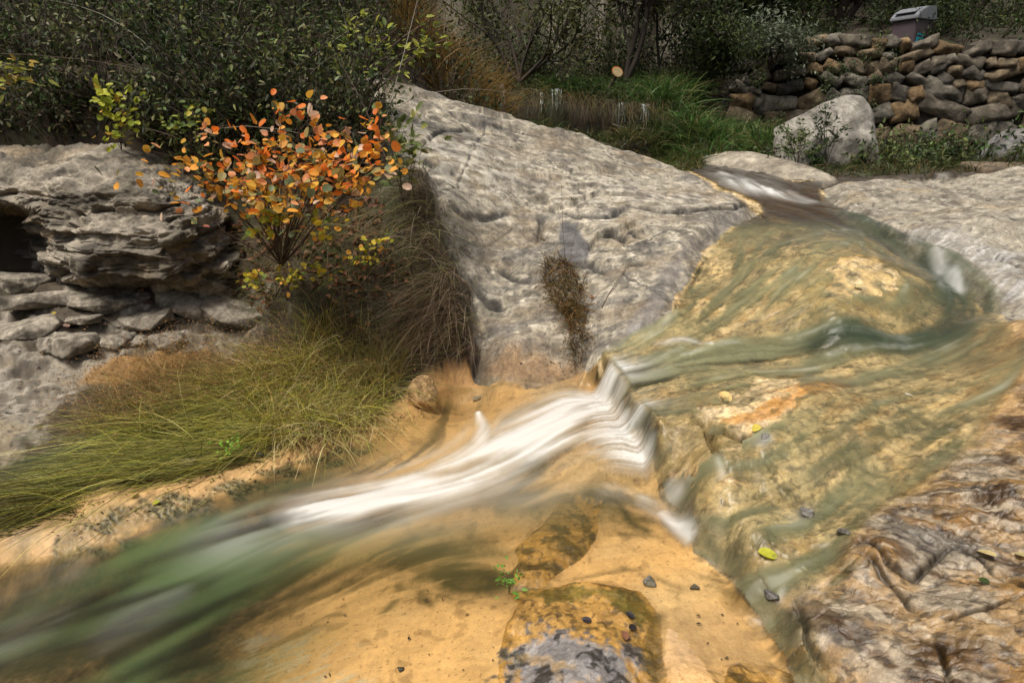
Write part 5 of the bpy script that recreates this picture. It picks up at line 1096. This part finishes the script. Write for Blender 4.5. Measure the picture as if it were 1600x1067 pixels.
# ---------------------------------------------------------------- trees and tall shrubs behind
def grow(p, d, L, r, lvl, segs, ends, rr, spread, upw, kids):
    K = 5; path = [p]; dd = d
    for _ in range(K - 1):
        dd = unit(dd + rr.randn(3) * .13 + np.array([0, 0, upw])); path.append(path[-1] + dd * L / (K - 1))
    path = np.array(path); segs.append((path, r, r * .55))
    if lvl == 0: ends.append(path); return
    for k in range(kids):
        f = rr.uniform(.35, 1.0) if k else 1.0; q = path[min(K - 1, int(round(f * (K - 1))))]
        nd_ = unit(dd + rr.randn(3) * spread); grow(q, nd_, L * rr.uniform(.55, .8), r * .55, lvl - 1, segs, ends, rr, spread, upw, kids)
def tree(name, label, cat, base, dirs, L, r, lvl, leaf, per, cols, seed, spread=.6, upw=.05, kids=4, group=None, kind='lance', scat=.14, bark=(.05, .04, .032)):
    rr = np.random.RandomState(seed); root = empty(name, base); tag(root, label, cat, group); segs, ends = [], []
    for d in dirs: grow(np.array(base) - [0, 0, .1], unit(np.array(d, float)), L, r, lvl, segs, ends, rr, spread, upw, kids)
    tr, cr = Geo(), Geo()
    for sg in segs: tr.tubes(sg[0][None], sg[1], sg[2], np.array(bark), 6 if sg[1] > .03 else 4)
    e = np.array(ends); n = len(e) * per; k = rr.randint(0, len(e), n); j = rr.randint(0, 5, n)
    c = e[k, j] + rr.randn(n, 3) * scat * np.array([1, 1, .8]); tone = np.array([cols[q % len(cols)] for q in rr.randint(0, len(cols), len(e))])[k]
    cr.leaves(c, rr.randn(n, 3) + [0, 0, -.35], rr.randn(n, 3) * .7 + [0, -.2, .8], leaf * rr.uniform(.6, 1.3, n), leaf * rr.uniform(.22, .42, n), np.clip(tone * rr.uniform(.6, 1.5, (n, 1)), .004, .8), kind if kind != 'lance' else 'diamond')
    tr.build('trunk', M_WOOD, root); cr.build('crown', M_LEAF, root); return root
OL = [(0.044, 0.052, 0.016), (0.032, 0.042, 0.013), (0.068, 0.070, 0.024), (0.052, 0.048, 0.022)]
PG = [(.13, .155, .10), (.085, .11, .06), (.18, .20, .14)]
b = P(812, 118, y=10.4); tree('willow', 'spreading feathery willow bush with dark fanned stems against pale cliff', 'tree', b, [(-.7,0,.8),(-.25,.1,1),(.2,0,1),(.6,-.1,.7),(.9,0,.45)], 1.0, .03, 2, .10, 30, [(.085, .095, .03), (.06, .075, .02), (.12, .12, .045)], 61, .5, .08, 4)
b = P(978, 118, y=11.6); tree('tree', 'tallest dark double trunked tree rising behind the oval disc', 'tree', b, [(.12,0,1),(.45,.1,1)], 1.5, .055, 2, .12, 60, OL, 62, .55, .12, 5, scat=.2)
b = P(1030, 132, y=11.8); tree('tree', 'slim dark leaning tree between the disc and the tall reeds', 'tree', b, [(.25,0,1)], 1.6, .03, 2, .11, 50, OL, 63, .55, .1, 5, scat=.2)
b = P(1100, 140, y=12.2); tree('tree', 'dark spindly bush with a short black stem left of the wall end', 'tree', b, [(.0,0,1),(.3,.2,.8)], .8, .045, 2, .10, 50, DK, 64, .6, .05, 5, scat=.18)
b = P(1205, 100, y=12.9); tree('pale_shrub', 'tall shrub with pale silvery leaves at the left end of the wall', 'shrub', b, [(-.3,0,1),(.2,0,1),(.6,0,.7),(0,-.3,.9)], .5, .02, 2, .10, 30, PG, 65, .55, .06, 4)
b = P(1480, 60, y=14.2); tree('shrub', 'dark leafy shrub overhanging the right side of the litter bin', 'shrub', b, [(-.5,0,1),(.2,0,1),(-.7,-.2,.6)], .6, .02, 2, .09, 40, DK[:4], 66, .6, .04, 4)
back = [(-4.6,13.0),(-3.4,15.2),(4.6,14.6),(5.2,16.5),(7.8,16.8),(10.6,16.2),(13.6,15.2),(-8,13.5),(5.4,19),(9.2,19.5),(-4.5,18)]
bl = ['dark tree high on the slope at the left', 'tree behind the golden grass', 'tree behind the double trunk', 'tree behind the left end of the wall', 'broad dark tree behind the litter bin', 'dark tree right of the litter bin', 'dark tree at the far right above the wall', 'dark tree beyond the left edge of the slope', 'taller tree up the slope behind the wall end', 'taller tree up the slope behind the bin', 'tree high on the cliff behind the golden grass']
for k, ((x, y), lb) in enumerate(zip(back, bl)):
    tree('broadleaf_tree', lb, 'tree', (x, y, float(gz(x, y))), [(.1, -.05, 1), (-.4, -.1, .9), (.5, -.2, .8)], 1.55 if k < 7 else 2.0, .11, 2, .17, 62, [DK, OL, DK][k % 3], 70 + k, .62, .03, 5, 'dark trees closing the valley', scat=.3)

# ---------------------------------------------------------------- fallen leaves
FL = [(917,972,.030,(.03,.025,.03),'dark oval leaf, leftmost of the dark leaves on the ochre rock'),(986,966,.030,(.03,.025,.03),'dark leaf, farthest of the dark leaves on the ochre rock'),(989,984,.032,(.035,.03,.03),'dark leaf just below the farthest one on the ochre rock'),(976,994,.036,(.26,.12,.07),'flat reddish leaf beside the dark leaves on the ochre rock'),
 (1200,872,.065,(.55,.55,.05),'bright yellow green leaf in the water on the weedy lip'),(1180,674,.05,(.65,.55,.10),'yellow leaf against the cracked rock'),(1136,626,.07,(.75,.55,.22),'long pale tan leaf above the cracked rock'),(1422,622,.04,(.7,.7,.6),'thin white sliver of leaf in the shallow film'),(1339,451,.05,(.6,.52,.25),'pale leaf stuck on the round tan mound'),
 (1535,868,.055,(.62,.50,.24),'pale yellow leaf on the wet banded rock'),(1595,872,.05,(.5,.42,.2),'dull yellow leaf at the right edge'),(1537,912,.03,(.05,.08,.02),'small round green leaf in a hollow of the grey rock'),(208,778,.035,(.62,.45,.18),'tan leaf on the pebbly shelf'),(243,790,.03,(.5,.5,.05),'yellow leaf at the lower edge of the pebbly shelf'),
 (220,460,.055,(.60,.30,.14),'orange brown leaf standing on the broken layers under the ledge'),(234,477,.05,(.20,.09,.07),'dark red leaf under the orange brown leaf'),(263,479,.05,(.16,.07,.06),'dark maroon leaf right of the dark red leaf'),(328,474,.05,(.28,.10,.05),'rust leaf on the pale rock right of the ledge'),(253,508,.055,(.22,.08,.06),'dull red curled leaf above a bright one'),(251,526,.05,(.45,.10,.04),'bright red brown leaf beside a pale stone'),(230,536,.04,(.24,.10,.08),'dusky pink leaf left of the bright red brown leaf'),
 (103,511,.06,(.30,.20,.15),'tan leaf, leftmost in the dark litter below the hollow'),(131,503,.045,(.34,.20,.16),'pinkish leaf beside the tan leaf in the litter'),(160,510,.05,(.22,.14,.11),'brown leaf in the middle of the dark litter'),(187,513,.045,(.42,.36,.30),'pale grey leaf at the right of the dark litter'),(225,340,.045,(.5,.40,.30),'pale curled leaf on the face of the ledge'),(322,354,.04,(.40,.12,.07),'red leaf at the right rim of the ledge'),(85,493,.03,(.5,.38,.06),'small yellow leaf left of the litter'),(285,732,.05,(.30,.28,.26),'grey dead leaf at the edge of the matted grass'),
 (925,466,.03,(.40,.16,.06),'small rust leaf right of the crevice tuft'),(300,640,.03,(.4,.36,.28),'dry bleached leaf resting on the matted grass')]
for k, (u, v, L_, c, lab) in enumerate(FL):
    r = np.random.RandomState(300 + k); p = hit(u, v) + [0, 0, .010]
    if (u, v) == (225, 340): p = P(u, v, y=3.60)
    if (u, v) == (322, 354): p = P(u, v, y=3.72)
    g1 = Geo(); a = r.uniform(0, 6.28); d = np.array([[math.cos(a), math.sin(a) * .6, r.uniform(-.1, .25)]]); nm = np.array([[r.uniform(-.3, .3), -.35, 1.0]])
    g1.leaves(np.array([[0, 0, 0]]) - d * L_ * .5, d, nm, L_, L_ * (.62 if k != 7 else .2), np.array(c), 'round', .22)
    o = g1.build('fallen_leaf', M_LEAF, smooth=True); o.location = [float(q) for q in p]; tag(o, lab, 'leaf', 'fallen leaves on the rocks and water')
# thin dead sticks
for q, lab in (([(225,540),(270,515),(330,480),(400,450)], 'long thin dead stick lying below the ledge'), ([(95,545),(140,552),(165,562)], 'short dark curved stick on the pale bank rock'), ([(940,485),(960,450),(985,415)], 'thin bent twig lying on the slab right of the crevice tuft')):
    s_ = Geo(); s_.tubes(spline(hits(q) + [0, 0, .02], 14)[None], .004, .002, np.array([.12, .09, .065]), 5); tag(s_.build('stick', M_WOOD), lab, 'stick')
